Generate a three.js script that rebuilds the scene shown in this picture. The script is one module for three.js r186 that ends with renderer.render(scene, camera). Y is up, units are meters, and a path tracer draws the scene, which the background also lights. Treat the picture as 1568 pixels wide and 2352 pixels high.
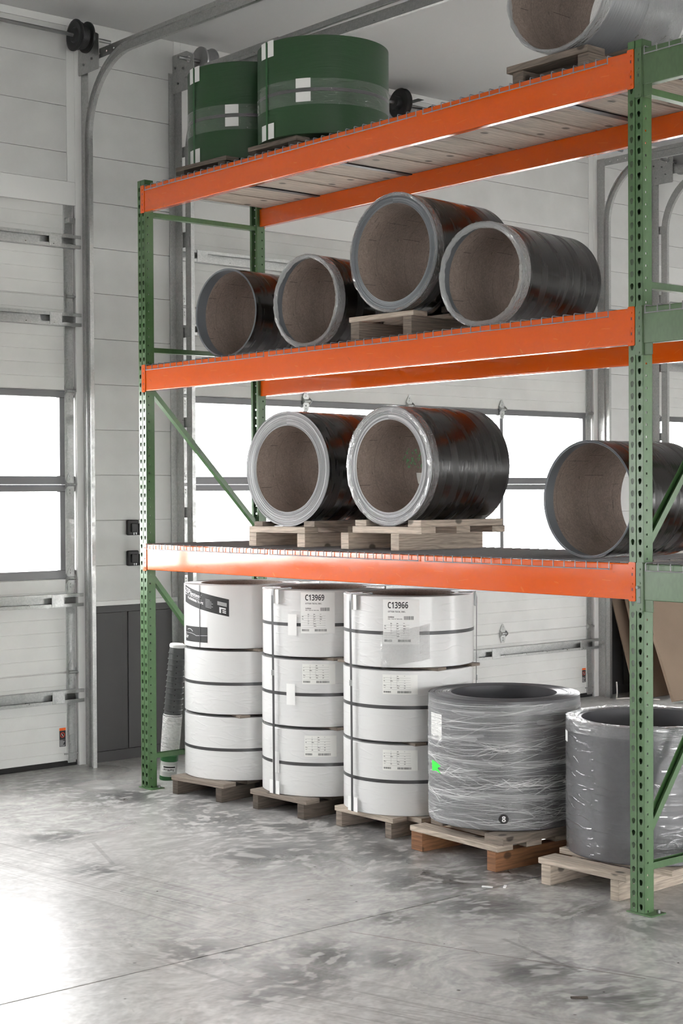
import * as THREE from 'three';
import { RoundedBoxGeometry } from 'three/addons/geometries/RoundedBoxGeometry.js';
import { mergeGeometries } from 'three/addons/utils/BufferGeometryUtils.js';

// ---------------------------------------------------------------- camera, sky, exposure
const scene = new THREE.Scene();
const camera = new THREE.PerspectiveCamera(2 * Math.atan(1176 / 3603.26) * 180 / Math.PI, 1568 / 2352, 0.05, 200);
camera.position.set(7.98, 1.767, 5.166);
camera.rotation.set(-0.0122, 0.8684, -0.0053, 'YXZ');
scene.add(camera);
scene.background = new THREE.Color(1, 1, 1);          // bright overcast sky outside the doors
scene.backgroundIntensity = 22;
const renderer = new THREE.WebGLRenderer();
renderer.toneMapping = THREE.LinearToneMapping;
renderer.toneMappingExposure = 1.02;
renderer.shadowMap.enabled = true;

// ---------------------------------------------------------------- helpers
const { PI, sin, cos, abs, min, max, floor: fl, sqrt, pow } = Math;
const D2R = PI / 180;
function rng(seed) { let a = seed >>> 0; return () => { a |= 0; a = a + 0x6D2B79F5 | 0; let t = Math.imul(a ^ a >>> 15, 1 | a); t = t + Math.imul(t ^ t >>> 7, 61 | t) ^ t; return ((t ^ t >>> 14) >>> 0) / 4294967296; }; }
function hash(x, y, s) { let h = Math.imul(x, 374761393) + Math.imul(y, 668265263) + Math.imul(s, 1274126177) | 0; h = Math.imul(h ^ h >>> 13, 1274126177); return ((h ^ h >>> 16) >>> 0) / 4294967296; }
// value noise that repeats after px, py cells
function noise(x, y, px, py, s) {
  const xi = fl(x), yi = fl(y); let fx = x - xi, fy = y - yi; fx = fx * fx * (3 - 2 * fx); fy = fy * fy * (3 - 2 * fy);
  const x0 = ((xi % px) + px) % px, x1 = (x0 + 1) % px, y0 = ((yi % py) + py) % py, y1 = (y0 + 1) % py;
  const a = hash(x0, y0, s), b = hash(x1, y0, s), c = hash(x0, y1, s), d = hash(x1, y1, s);
  return a + (b - a) * fx + (c - a) * fy + (a - b - c + d) * fx * fy;
}
function fbm(u, v, fx, fy, oct, s) { let a = 0, w = .5, t = 0; for (let o = 0; o < oct; o++) { a += w * noise(u * fx, v * fy, fx, fy, s + o * 17); t += w; w *= .5; fx *= 2; fy *= 2; } return a / t; }
const clamp = (x, a = 0, b = 1) => x < a ? a : x > b ? b : x, lerp = (a, b, t) => a + (b - a) * t, sstep = (a, b, x) => { x = clamp((x - a) / (b - a)); return x * x * (3 - 2 * x); };
function dtex(w, h, f, srgb, rx = 1, ry = 1) {
  const d = new Uint8Array(w * h * 4);
  for (let y = 0; y < h; y++) for (let x = 0; x < w; x++) { const c = f((x + .5) / w, (y + .5) / h), i = (y * w + x) * 4; if (typeof c === 'number') d[i] = d[i + 1] = d[i + 2] = clamp(c) * 255; else { d[i] = clamp(c[0]) * 255; d[i + 1] = clamp(c[1]) * 255; d[i + 2] = clamp(c[2]) * 255; } d[i + 3] = 255; }
  return setTex(new THREE.DataTexture(d, w, h, THREE.RGBAFormat), srgb, rx, ry);
}
function btex(w, h, f, rx = 1, ry = 1) { // relief maps in floats, so that soft slopes do not step
  const d = new Float32Array(w * h * 4);
  for (let y = 0; y < h; y++) for (let x = 0; x < w; x++) { const c = f((x + .5) / w, (y + .5) / h), i = (y * w + x) * 4; d[i] = d[i + 1] = d[i + 2] = c; d[i + 3] = 1; }
  return setTex(new THREE.DataTexture(d, w, h, THREE.RGBAFormat, THREE.FloatType), false, rx, ry);
}
function setTex(t, srgb, rx = 1, ry = 1) { t.wrapS = t.wrapT = THREE.RepeatWrapping; t.magFilter = THREE.LinearFilter; t.minFilter = THREE.LinearMipmapLinearFilter; if (srgb) t.colorSpace = THREE.SRGBColorSpace; t.repeat.set(rx, ry); t.needsUpdate = true; return t; }
function ctex(w, h, draw, srgb = true) { const c = document.createElement('canvas'); c.width = w; c.height = h; const g = c.getContext('2d'); draw(g, w, h); return setTex(new THREE.CanvasTexture(c), srgb); }
const S = (o) => new THREE.MeshStandardMaterial(o), P = (o) => new THREE.MeshPhysicalMaterial(o);

const taken = {};
function numbered(n) { if (!(n in taken)) { taken[n] = 0; return n; } return n + '_' + String(++taken[n]).padStart(3, '0'); }
function thing(name, label, category, [x, y, z] = [0, 0, 0], turn = 0, group) {
  const o = new THREE.Group(); o.name = numbered(name); o.position.set(x, y, z); o.rotation.y = turn; o.userData = { label, category, kind: 'thing' }; if (group) o.userData.group = group; scene.add(o); return o;
}
function part(parent, name, geo, mat, pos, label) { const m = new THREE.Mesh(geo, mat); m.name = name; m.castShadow = m.receiveShadow = true; if (pos) m.position.set(...pos); if (label) m.userData.label = label; parent.add(m); return m; }
function solo(name, label, category, geo, mat, pos, group) { const m = part(scene, numbered(name), geo, mat, pos, label); m.userData.category = category; m.userData.kind = 'thing'; if (group) m.userData.group = group; return m; }
function structure(name) { const o = new THREE.Group(); o.name = name; o.userData.kind = 'structure'; scene.add(o); return o; }

// geometry: everything non-indexed with position, normal, uv (uv in metres)
function nz(g) { if (g.index) g = g.toNonIndexed(); for (const k of Object.keys(g.attributes)) if (!['position', 'normal', 'uv'].includes(k)) g.deleteAttribute(k); if (!g.attributes.normal) g.computeVertexNormals(); if (!g.attributes.uv) boxUV(g); g.clearGroups?.(); return g; }
function boxUV(g, ou = 0, ov = 0) {
  const p = g.attributes.position, uv = new Float32Array(p.count * 2), a = new THREE.Vector3(), b = new THREE.Vector3(), c = new THREE.Vector3();
  for (let i = 0; i < p.count; i += 3) {
    a.fromBufferAttribute(p, i); b.fromBufferAttribute(p, i + 1); c.fromBufferAttribute(p, i + 2);
    const n = b.clone().sub(a).cross(c.clone().sub(a)), ax = abs(n.x), ay = abs(n.y), az = abs(n.z);
    for (const [k, q] of [[i, a], [i + 1, b], [i + 2, c]]) { const [u, v] = ax >= ay && ax >= az ? [q.z, q.y] : ay >= az ? [q.x, q.z] : [q.x, q.y]; uv[k * 2] = u + ou; uv[k * 2 + 1] = v + ov; }
  }
  g.setAttribute('uv', new THREE.BufferAttribute(uv, 2)); return g;
}
const merge = (l) => mergeGeometries(l.map(nz));
function box(w, h, d, r = 0, ou = 0, ov = 0) { let g = r ? new RoundedBoxGeometry(w, h, d, 1, min(r, w / 2.01, h / 2.01, d / 2.01)) : new THREE.BoxGeometry(w, h, d); g = g.index ? g.toNonIndexed() : g; return boxUV(nz(g), ou, ov); }
const boxAt = (x0, x1, y0, y1, z0, z1, r = 0) => { const g = box(x1 - x0, y1 - y0, z1 - z0, r); g.translate((x0 + x1) / 2, (y0 + y1) / 2, (z0 + z1) / 2); return boxUV(g); };
function cyl(r, h, seg = 16, r2 = r) { return nz(new THREE.CylinderGeometry(r2, r, h, seg)); }
// polygon [[a, b]...] extruded along +z by d
function prism(pts, d, holes = [], bev = 0) {
  const s = new THREE.Shape(pts.map(([x, y]) => new THREE.Vector2(x, y)));
  for (const h of holes) s.holes.push(new THREE.Path(h.map(([x, y]) => new THREE.Vector2(x, y))));
  return boxUV(nz(new THREE.ExtrudeGeometry(s, { depth: d, bevelEnabled: bev > 0, bevelSize: bev, bevelThickness: bev, bevelSegments: 1, curveSegments: 4 })));
}
function rounded(pts, r, n = 3) { // rounds the corners of a polygon
  const o = [], N = pts.length;
  for (let i = 0; i < N; i++) {
    const [px, py] = pts[(i + N - 1) % N], [x, y] = pts[i], [qx, qy] = pts[(i + 1) % N], rr = pts[i][2] ?? r;
    const la = Math.hypot(px - x, py - y), lb = Math.hypot(qx - x, qy - y), k = min(rr, la / 2.1, lb / 2.1);
    if (k < 1e-5) { o.push([x, y]); continue; }
    const a = [x + (px - x) / la * k, y + (py - y) / la * k], b = [x + (qx - x) / lb * k, y + (qy - y) / lb * k];
    for (let j = 0; j <= n; j++) { const t = j / n; o.push([(1 - t) * (1 - t) * a[0] + 2 * t * (1 - t) * x + t * t * b[0], (1 - t) * (1 - t) * a[1] + 2 * t * (1 - t) * y + t * t * b[1]]); }
  }
  return o;
}
// profile [[r, y]...] turned round y; phi = 0 faces +z, 90 degrees faces +x; flat along the profile, smooth around
function lathe(prof, seg = 96, phi0 = 0, phi1 = 2 * PI) {
  const pos = [], nor = [], uv = []; let v = 0;
  const rr = max(...prof.map((q) => q[0]));
  for (let i = 0; i + 1 < prof.length; i++) {
    const [r0, y0] = prof[i], [r1, y1] = prof[i + 1], L = Math.hypot(r1 - r0, y1 - y0); if (L < 1e-7) continue;
    const nr = (y1 - y0) / L, ny = -(r1 - r0) / L, v1 = v + L;
    for (let k = 0; k < seg; k++) {
      const a = lerp(phi0, phi1, k / seg), b = lerp(phi0, phi1, (k + 1) / seg), sa = sin(a), ca = cos(a), sb = sin(b), cb = cos(b);
      const A = [r0 * sa, y0, r0 * ca], B = [r0 * sb, y0, r0 * cb], C = [r1 * sb, y1, r1 * cb], Dd = [r1 * sa, y1, r1 * ca], na = [nr * sa, ny, nr * ca], nb = [nr * sb, ny, nr * cb];
      pos.push(...A, ...B, ...C, ...A, ...C, ...Dd); nor.push(...na, ...nb, ...nb, ...na, ...nb, ...na);
      const ua = a * rr, ub = b * rr; uv.push(ua, v, ub, v, ub, v1, ua, v, ub, v1, ua, v1);
    }
    v = v1;
  }
  const g = new THREE.BufferGeometry(); g.setAttribute('position', new THREE.Float32BufferAttribute(pos, 3)); g.setAttribute('normal', new THREE.Float32BufferAttribute(nor, 3)); g.setAttribute('uv', new THREE.Float32BufferAttribute(uv, 2)); return g;
}
// curved patch on a cylinder round y, uv 0..1; slant lifts the left end
function patch(r, p0, p1, y0, y1, slant = 0, n = 12, inside = false) {
  const g = new THREE.PlaneGeometry(1, 1, n, 4), p = g.attributes.position;
  for (let i = 0; i < p.count; i++) { const t = p.getX(i) + .5, s = p.getY(i) + .5, a = inside ? lerp(p1, p0, t) : lerp(p0, p1, t); p.setXYZ(i, r * sin(a), lerp(y0, y1, s) + slant * (.5 - t), r * cos(a)); }
  g.computeVertexNormals(); return nz(g);
}
function wire(pts, r, seg = 5, closed = false) { // tube along a polyline
  const pos = [], idx = [], P3 = pts.map((p) => new THREE.Vector3(...p)), N = P3.length; let nrm = null;
  const nors = [], uvs = [];
  for (let i = 0; i < N; i++) {
    const t = new THREE.Vector3(); if (i < N - 1) t.add(P3[i + 1].clone().sub(P3[i]).normalize()); if (i > 0) t.add(P3[i].clone().sub(P3[i - 1]).normalize()); t.normalize();
    if (!nrm) { nrm = abs(t.y) < .9 ? new THREE.Vector3(0, 1, 0) : new THREE.Vector3(1, 0, 0); } nrm = nrm.clone().addScaledVector(t, -nrm.dot(t)).normalize();
    const b = t.clone().cross(nrm);
    for (let k = 0; k <= seg; k++) { const a = k / seg * 2 * PI, d = nrm.clone().multiplyScalar(cos(a)).addScaledVector(b, sin(a)); pos.push(P3[i].x + d.x * r, P3[i].y + d.y * r, P3[i].z + d.z * r); nors.push(d.x, d.y, d.z); uvs.push(k / seg * 2 * PI * r, i * .05); }
  }
  for (let i = 0; i < N - 1; i++) for (let k = 0; k < seg; k++) { const a = i * (seg + 1) + k, b = a + seg + 1; idx.push(a, a + 1, b, a + 1, b + 1, b); }
  for (const [i, f] of [[0, 1], [N - 1, -1]]) for (let k = 1; k < seg - 1; k++) { const o = i * (seg + 1); f > 0 ? idx.push(o, o + k + 1, o + k) : idx.push(o, o + k, o + k + 1); }
  const g = new THREE.BufferGeometry(); g.setAttribute('position', new THREE.Float32BufferAttribute(pos, 3)); g.setAttribute('normal', new THREE.Float32BufferAttribute(nors, 3)); g.setAttribute('uv', new THREE.Float32BufferAttribute(uvs, 2)); g.setIndex(idx); return nz(g);
}
// closed profile [[n, z]...] swept along a path in the x-y plane; n is the offset to the left of the path
function sweepXY(prof, path) {
  const pos = [], ring = path.map(([x, y], i) => {
    const a = path[max(0, i - 1)], b = path[min(path.length - 1, i + 1)], l = Math.hypot(b[0] - a[0], b[1] - a[1]), tx = (b[0] - a[0]) / l, ty = (b[1] - a[1]) / l;
    return prof.map(([n, z]) => [x - ty * n, y + tx * n, z]);
  });
  const M = prof.length;
  for (let i = 0; i + 1 < ring.length; i++) for (let k = 0; k < M; k++) { const A = ring[i][k], B = ring[i][(k + 1) % M], C = ring[i + 1][(k + 1) % M], Dd = ring[i + 1][k]; pos.push(...A, ...B, ...C, ...A, ...C, ...Dd); }
  const g = new THREE.BufferGeometry(); g.setAttribute('position', new THREE.Float32BufferAttribute(pos, 3)); g.computeVertexNormals(); return boxUV(g);
}

// ---------------------------------------------------------------- materials
const T = {};
T.fine = btex(256, 256, (u, v) => .5 + .5 * (fbm(u, v, 64, 64, 2, 3) - .5), 4, 4);
T.wallTone = dtex(256, 256, (u, v) => .93 + .1 * (fbm(u, v, 6, 6, 4, 5) - .5), true, .7, .7);
T.galvTone = dtex(512, 512, (u, v) => { const c = fbm(u, v, 28, 28, 2, 9), f = fbm(u, v, 90, 90, 2, 19); return .86 + .1 * (c - .5) + .05 * (f - .5); }, true, 4, 4);
T.galvRough = dtex(256, 256, (u, v) => .55 + .5 * (fbm(u, v, 16, 16, 3, 8) - .5), false, 4, 4);
T.wood = dtex(1024, 512, (u, v) => {
  const w = fbm(u, v, 3, 5, 3, 21), g = fbm(u + .03 * w, v, 5, 90, 3, 31), f = fbm(u, v, 30, 240, 2, 41), ring = .5 + .5 * sin((v * 22 + w * 5) * 2 * PI);
  const kx = u * 2 - fl(u * 2), ky = v * 3 - fl(v * 3), kn = hash(fl(u * 2), fl(v * 3), 77), d = Math.hypot((kx - .5) / .06, (ky - .5) / .13), knot = kn > .45 ? 1 - sstep(.5, 1, d) : 0;
  const t = .8 + .2 * (g - .5) + .13 * (f - .5) - .08 * ring * ring + .15 * (w - .5) - .32 * knot;
  return [t, t * .965, t * .93];
}, true, 1, 2);
T.woodBump = btex(512, 256, (u, v) => .5 + .6 * (fbm(u, v, 6, 100, 3, 33) - .5), 1, 2);
T.wrap = btex(1024, 1024, (u, v) => { // stretch film: streaks round the coil, some slanting
  const a = fbm(u, v + .02 * sin(u * 2 * PI * 2), 4, 90, 3, 51), b = fbm(u, v, 10, 220, 2, 61), c = fbm((u + v * 2) % 1, v, 6, 60, 2, 71), d = fbm(u, v, 8, 8, 3, 73);
  return .5 + .9 * (a - .5) + .5 * (b - .5) + .5 * (c - .5) * sstep(.4, .7, d);
}, 1, 1.5);
T.wrinkle = btex(1024, 1024, (u, v) => { // stretch film over a hard surface: sparse fine creases, mostly slanting
  const cr = (a, b, s, k) => { const n = fbm(a, b, k, 26, 2, s); return sstep(.86, 1, 1 - abs(2 * n - 1)); }, m = fbm(u, v, 5, 5, 3, 79);
  return .5 + .25 * cr((u + 10 - v * .5) % 1, v, 51, 5) * sstep(.4, .6, m) + .2 * cr((u + v) % 1, v, 57, 7) * sstep(.6, .4, m) + .2 * (fbm(u, v, 6, 50, 2, 61) - .5);
}, 1, 1);
T.wrapRough = dtex(512, 512, (u, v) => .17 + .3 * sstep(.35, .8, fbm(u, v, 5, 40, 3, 83)), false, 1, 1);
T.crinkle = btex(512, 512, (u, v) => { const a = fbm(u, v, 7, 14, 4, 91); return 1 - abs(2 * a - 1) * 1.6; }, 3, 3);
T.kraft = ctex(1024, 1024, (g, w, h) => {
  const id = g.createImageData(w, h), d = id.data;
  for (let y = 0; y < h; y++) for (let x = 0; x < w; x++) { const t = 1 + .16 * (fbm(x / w, y / h, 8, 8, 3, 101) - .5) + .34 * (hash(x >> 1, y >> 1, 5) - .5) * .5 + .2 * (fbm(x / w, y / h, 128, 128, 2, 103) - .5), i = (y * w + x) * 4; d[i] = 154 * t; d[i + 1] = 143 * t; d[i + 2] = 135 * t; d[i + 3] = 255; }
  g.putImageData(id, 0, 0);
  g.strokeStyle = 'rgba(60,50,44,.55)'; g.lineWidth = 2;
  for (const y of [.28, .62, .9]) { g.beginPath(); g.moveTo(0, y * h); g.lineTo(w, y * h + 4); g.stroke(); }
  const r = rng(7); g.lineWidth = 2.5;
  for (let i = 0; i < 9; i++) { const x = r() * w, y = r() * h; g.strokeStyle = 'rgba(50,42,38,' + (.25 + .4 * r()) + ')'; g.beginPath(); g.moveTo(x, y); g.lineTo(x + 4 * r(), y + 60 + 160 * r()); g.stroke(); }
  g.fillStyle = 'rgba(45,40,36,.6)'; g.font = 'bold 15px sans-serif';
  for (let i = 0; i < 6; i++) { g.save(); g.translate(r() * w, r() * h); g.fillText('NORT', 0, 0); g.restore(); }
  for (let i = 0; i < 40; i++) { g.fillStyle = 'rgba(45,38,34,' + .3 * r() + ')'; g.beginPath(); g.ellipse(r() * w, r() * h, 3 + 9 * r(), 2 + 4 * r(), r() * 3, 0, 7); g.fill(); }
}); T.kraft.repeat.set(1, 1.6);
T.rings = dtex(64, 1024, (u, v) => .76 + .5 * (fbm(u, v, 2, 180, 3, 111) - .5) + .35 * (fbm(u, v, 4, 20, 2, 117) - .5), true, .4, 8);
// floor: 6.4 m square patch of worn, power-trowelled concrete
const FS = 6.4, fx0 = -1.0, fz0 = -1.6;
const STAINS = [[.85, -.13, .25], [1.59, .08, .25], [1.92, .45, .19], [1.08, .15, .16], [2.28, .03, .15], [2.8, .23, .15], [3.41, 1.36, .09], [3.53, 1.63, .11], [3.61, 1.85, .06], [4.06, .91, .08], [4.39, .95, .11], [2.92, -.16, .15], [3.6, .16, .1], [1.63, 1.31, .07], [.87, 1.11, .08], [.21, .21, .17], [-.5, .38, .16], [3.89, .09, .1], [3.16, .82, .06], [3.57, 1.23, .06], [3.03, 1.72, .09], [3.25, .41, .13]];
T.floor = ctex(2048, 2048, (g, w, h) => {
  const id = g.createImageData(w, h), d = id.data;
  for (let y = 0; y < h; y++) for (let x = 0; x < w; x++) {
    const u = x / w, v = y / h, w1 = fbm(u, v, 12, 12, 3, 205) - .5, w2 = fbm(u, v, 12, 12, 3, 207) - .5, U = (u + .05 * w1 + 1) % 1, V = (v + .05 * w2 + 1) % 1;
    const big = fbm(U, V, 4, 4, 5, 201), rag = fbm(U, V, 22, 22, 4, 231), fleck = fbm(U, V, 150, 110, 3, 221), X = fx0 + u * FS, Z = fz0 + (1 - v) * FS;
    let m = 0; for (const [sx, sz, sr] of STAINS) { const dx = (X - sx) / sr, dz = (Z - sz) / sr, q = dx * dx + dz * dz; if (q < 12) m = max(m, Math.exp(-q * .28)); }
    const grit = fbm(U, V, 420, 340, 2, 227);
    m = clamp(m * (.35 + 1.3 * (rag - .15)) + .4 * sstep(.46, .72, big) * sstep(.35, .7, rag));
    let t = .74 + .14 * (big - .5) + .06 * (rag - .5) - .34 * m * (1 - .75 * sstep(.5, .68, fleck)) + .16 * (fleck - .5) + .14 * (grit - .5);
    t = clamp(t, .12, .9); const i = (y * w + x) * 4; d[i] = t * 255; d[i + 1] = t * 253; d[i + 2] = t * 250; d[i + 3] = 255;
  }
  g.putImageData(id, 0, 0);
  const px = (X, Z) => [(X - fx0) / FS * w, h - (Z - fz0) / FS * h], r = rng(17);
  const line = (a, b, c, lw) => { g.strokeStyle = c; g.lineWidth = lw; g.beginPath(); g.moveTo(...px(...a)); g.lineTo(...px(...b)); g.stroke(); };
  for (let i = 0; i < 1500; i++) { const x = r() * w, y = r() * h, a = r() * PI, l = 6 + 28 * r() * r(); g.strokeStyle = r() < .7 ? 'rgba(235,235,232,' + .28 * r() + ')' : 'rgba(70,68,66,' + .3 * r() + ')'; g.lineWidth = .6 + 1.2 * r(); g.beginPath(); g.moveTo(x, y); g.lineTo(x + cos(a) * l, y + sin(a) * l); g.stroke(); }
  // long tyre and drag scuffs
  for (let i = 0; i < 46; i++) { const o = (r() - .5) * .42, q = r() * .9; line([.2 + q + o * .3, 1.6 - q * .05 + o], [2.3 + q, 1.15 + o + .25 * r()], r() < .55 ? 'rgba(235,235,232,.20)' : 'rgba(95,92,90,.16)', 1 + 2.5 * r()); }
  for (let i = 0; i < 30; i++) { const o = (r() - .5) * .5; line([3.3 + r(), 1.7 + o], [4.6 + r() * .6, 1.3 + o], r() < .5 ? 'rgba(230,230,228,.2)' : 'rgba(85,82,80,.2)', 1 + 2 * r()); }
  for (let i = 0; i < 14; i++) { const X = r() * 5, Z = r() * 3.2, a = (r() - .5) * .8; line([X, Z], [X + .5 * cos(a), Z + .5 * sin(a)], 'rgba(80,78,76,' + (.1 + .2 * r()) + ')', 2 + 6 * r()); }
  line([3.19, 1.08], [4.36, .67], 'rgba(92,78,74,.85)', 1.6);
  for (let i = 0; i < 7; i++) if (i !== 2) line([1.11 + i * .011, .42 - i * .085], [1.12 + i * .011, .36 - i * .085], 'rgba(50,46,44,.9)', 1.2 + r());
  for (let i = 0; i < 60; i++) { const [x, y] = px(r() * 5.4 - .6, r() * 4 - .6); g.fillStyle = 'rgba(40,36,34,.8)'; g.beginPath(); g.ellipse(x, y, .8 + 1.4 * r(), .8 + r(), r(), 0, 7); g.fill(); }
});
T.floor.repeat.set(1 / FS, 1 / FS); T.floor.wrapS = T.floor.wrapT = THREE.MirroredRepeatWrapping;
T.floorRough = dtex(512, 512, (u, v) => .30 + .16 * (fbm(u, v, 5, 5, 3, 251) - .5), false, .25, .25);
// strands of torn stretch film (what the film covers)
T.strands = ctex(2048, 1024, (g, w, h) => {
  g.fillStyle = '#242424'; g.fillRect(0, 0, w, h); const r = rng(29);
  for (let i = 0; i < 26; i++) { const x = r() * w, y = r() * h, a = .05 + .1 * r(); g.fillStyle = 'rgba(255,255,255,' + a * .5 + ')'; g.beginPath(); g.ellipse(x, y, 60 + 200 * r(), 20 + 70 * r(), (r() - .5), 0, 7); g.fill(); }
  const strand = (x, y, l, amp, lw, a) => { for (const ox of [-w, 0, w]) { g.strokeStyle = 'rgba(255,255,255,' + a + ')'; g.lineWidth = lw; g.lineCap = 'round'; g.beginPath(); g.moveTo(x + ox, y); g.bezierCurveTo(x + ox + l * .3, y + amp, x + ox + l * .7, y - amp * .6, x + ox + l, y - amp * 1.2); g.stroke(); } };
  for (let i = 0; i < 60; i++) strand(r() * w, h * (.1 + .85 * r()), 300 + 700 * r(), (r() - .4) * 120, 10 + 30 * r(), .07 + .1 * r());
  for (let i = 0; i < 260; i++) strand(r() * w, h * (.05 + .93 * r()), 160 + 520 * r(), (r() - .35) * 130, 1.6 + 5 * r() * r(), .14 + .42 * r());
  for (let i = 0; i < 420; i++) strand(r() * w, h * (.08 + .9 * pow(r(), .6)), 60 + 160 * r(), (r() - .5) * 90, 1.4 + 2.4 * r(), .12 + .4 * r());
  for (let i = 0; i < 16; i++) { const x = r() * w, y = h * (.2 + .75 * r()); for (let k = 0; k < 14; k++) strand(x + (r() - .5) * 30, y + (r() - .5) * 26, (r() < .5 ? -1 : 1) * (50 + 150 * r()), (r() - .5) * 120, 1.5 + 3 * r(), .5); }
}, false);
T.strands.repeat.set(1 / 2.38, 1 / .62);
T.dents = btex(512, 256, (u, v) => .5 + .25 * (fbm(u, v, 4, 3, 3, 281) - .5) + .1 * (fbm(u, v, 60, 40, 2, 283) - .5), .8, 2);
T.paintRough = dtex(512, 256, (u, v) => .25 + .22 * (fbm(u, v, 5, 6, 4, 291) - .5) + .12 * (fbm(u, v, 90, 60, 2, 293) - .5), false, .6, 2);
T.orange = ctex(1024, 256, (g, w, h) => {
  g.fillStyle = 'rgb(214,85,0)'; g.fillRect(0, 0, w, h); const r = rng(37);
  for (let i = 0; i < 60; i++) { g.strokeStyle = 'rgba(238,170,120,' + (.1 + .3 * r()) + ')'; g.lineWidth = .6 + r(); const x = r() * w, y = r() * h, a = r() * 6; g.beginPath(); g.moveTo(x, y); g.lineTo(x + cos(a) * 40 * r(), y + sin(a) * 30 * r()); g.stroke(); }
  for (let i = 0; i < 26; i++) { g.fillStyle = 'rgba(' + (r() < .5 ? '70,45,30,' : '235,200,170,') + (.25 * r()) + ')'; g.beginPath(); g.ellipse(r() * w, r() * h, 2 + 10 * r(), 1 + 2 * r(), r() * 3, 0, 7); g.fill(); }
}); T.orange.repeat.set(.55, 3);
T.greenTone = dtex(256, 512, (u, v) => .92 + .2 * (fbm(u, v, 3, 8, 4, 301) - .5) + .08 * (fbm(u, v, 60, 60, 2, 303) - .5), true, 2, .8);

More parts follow.
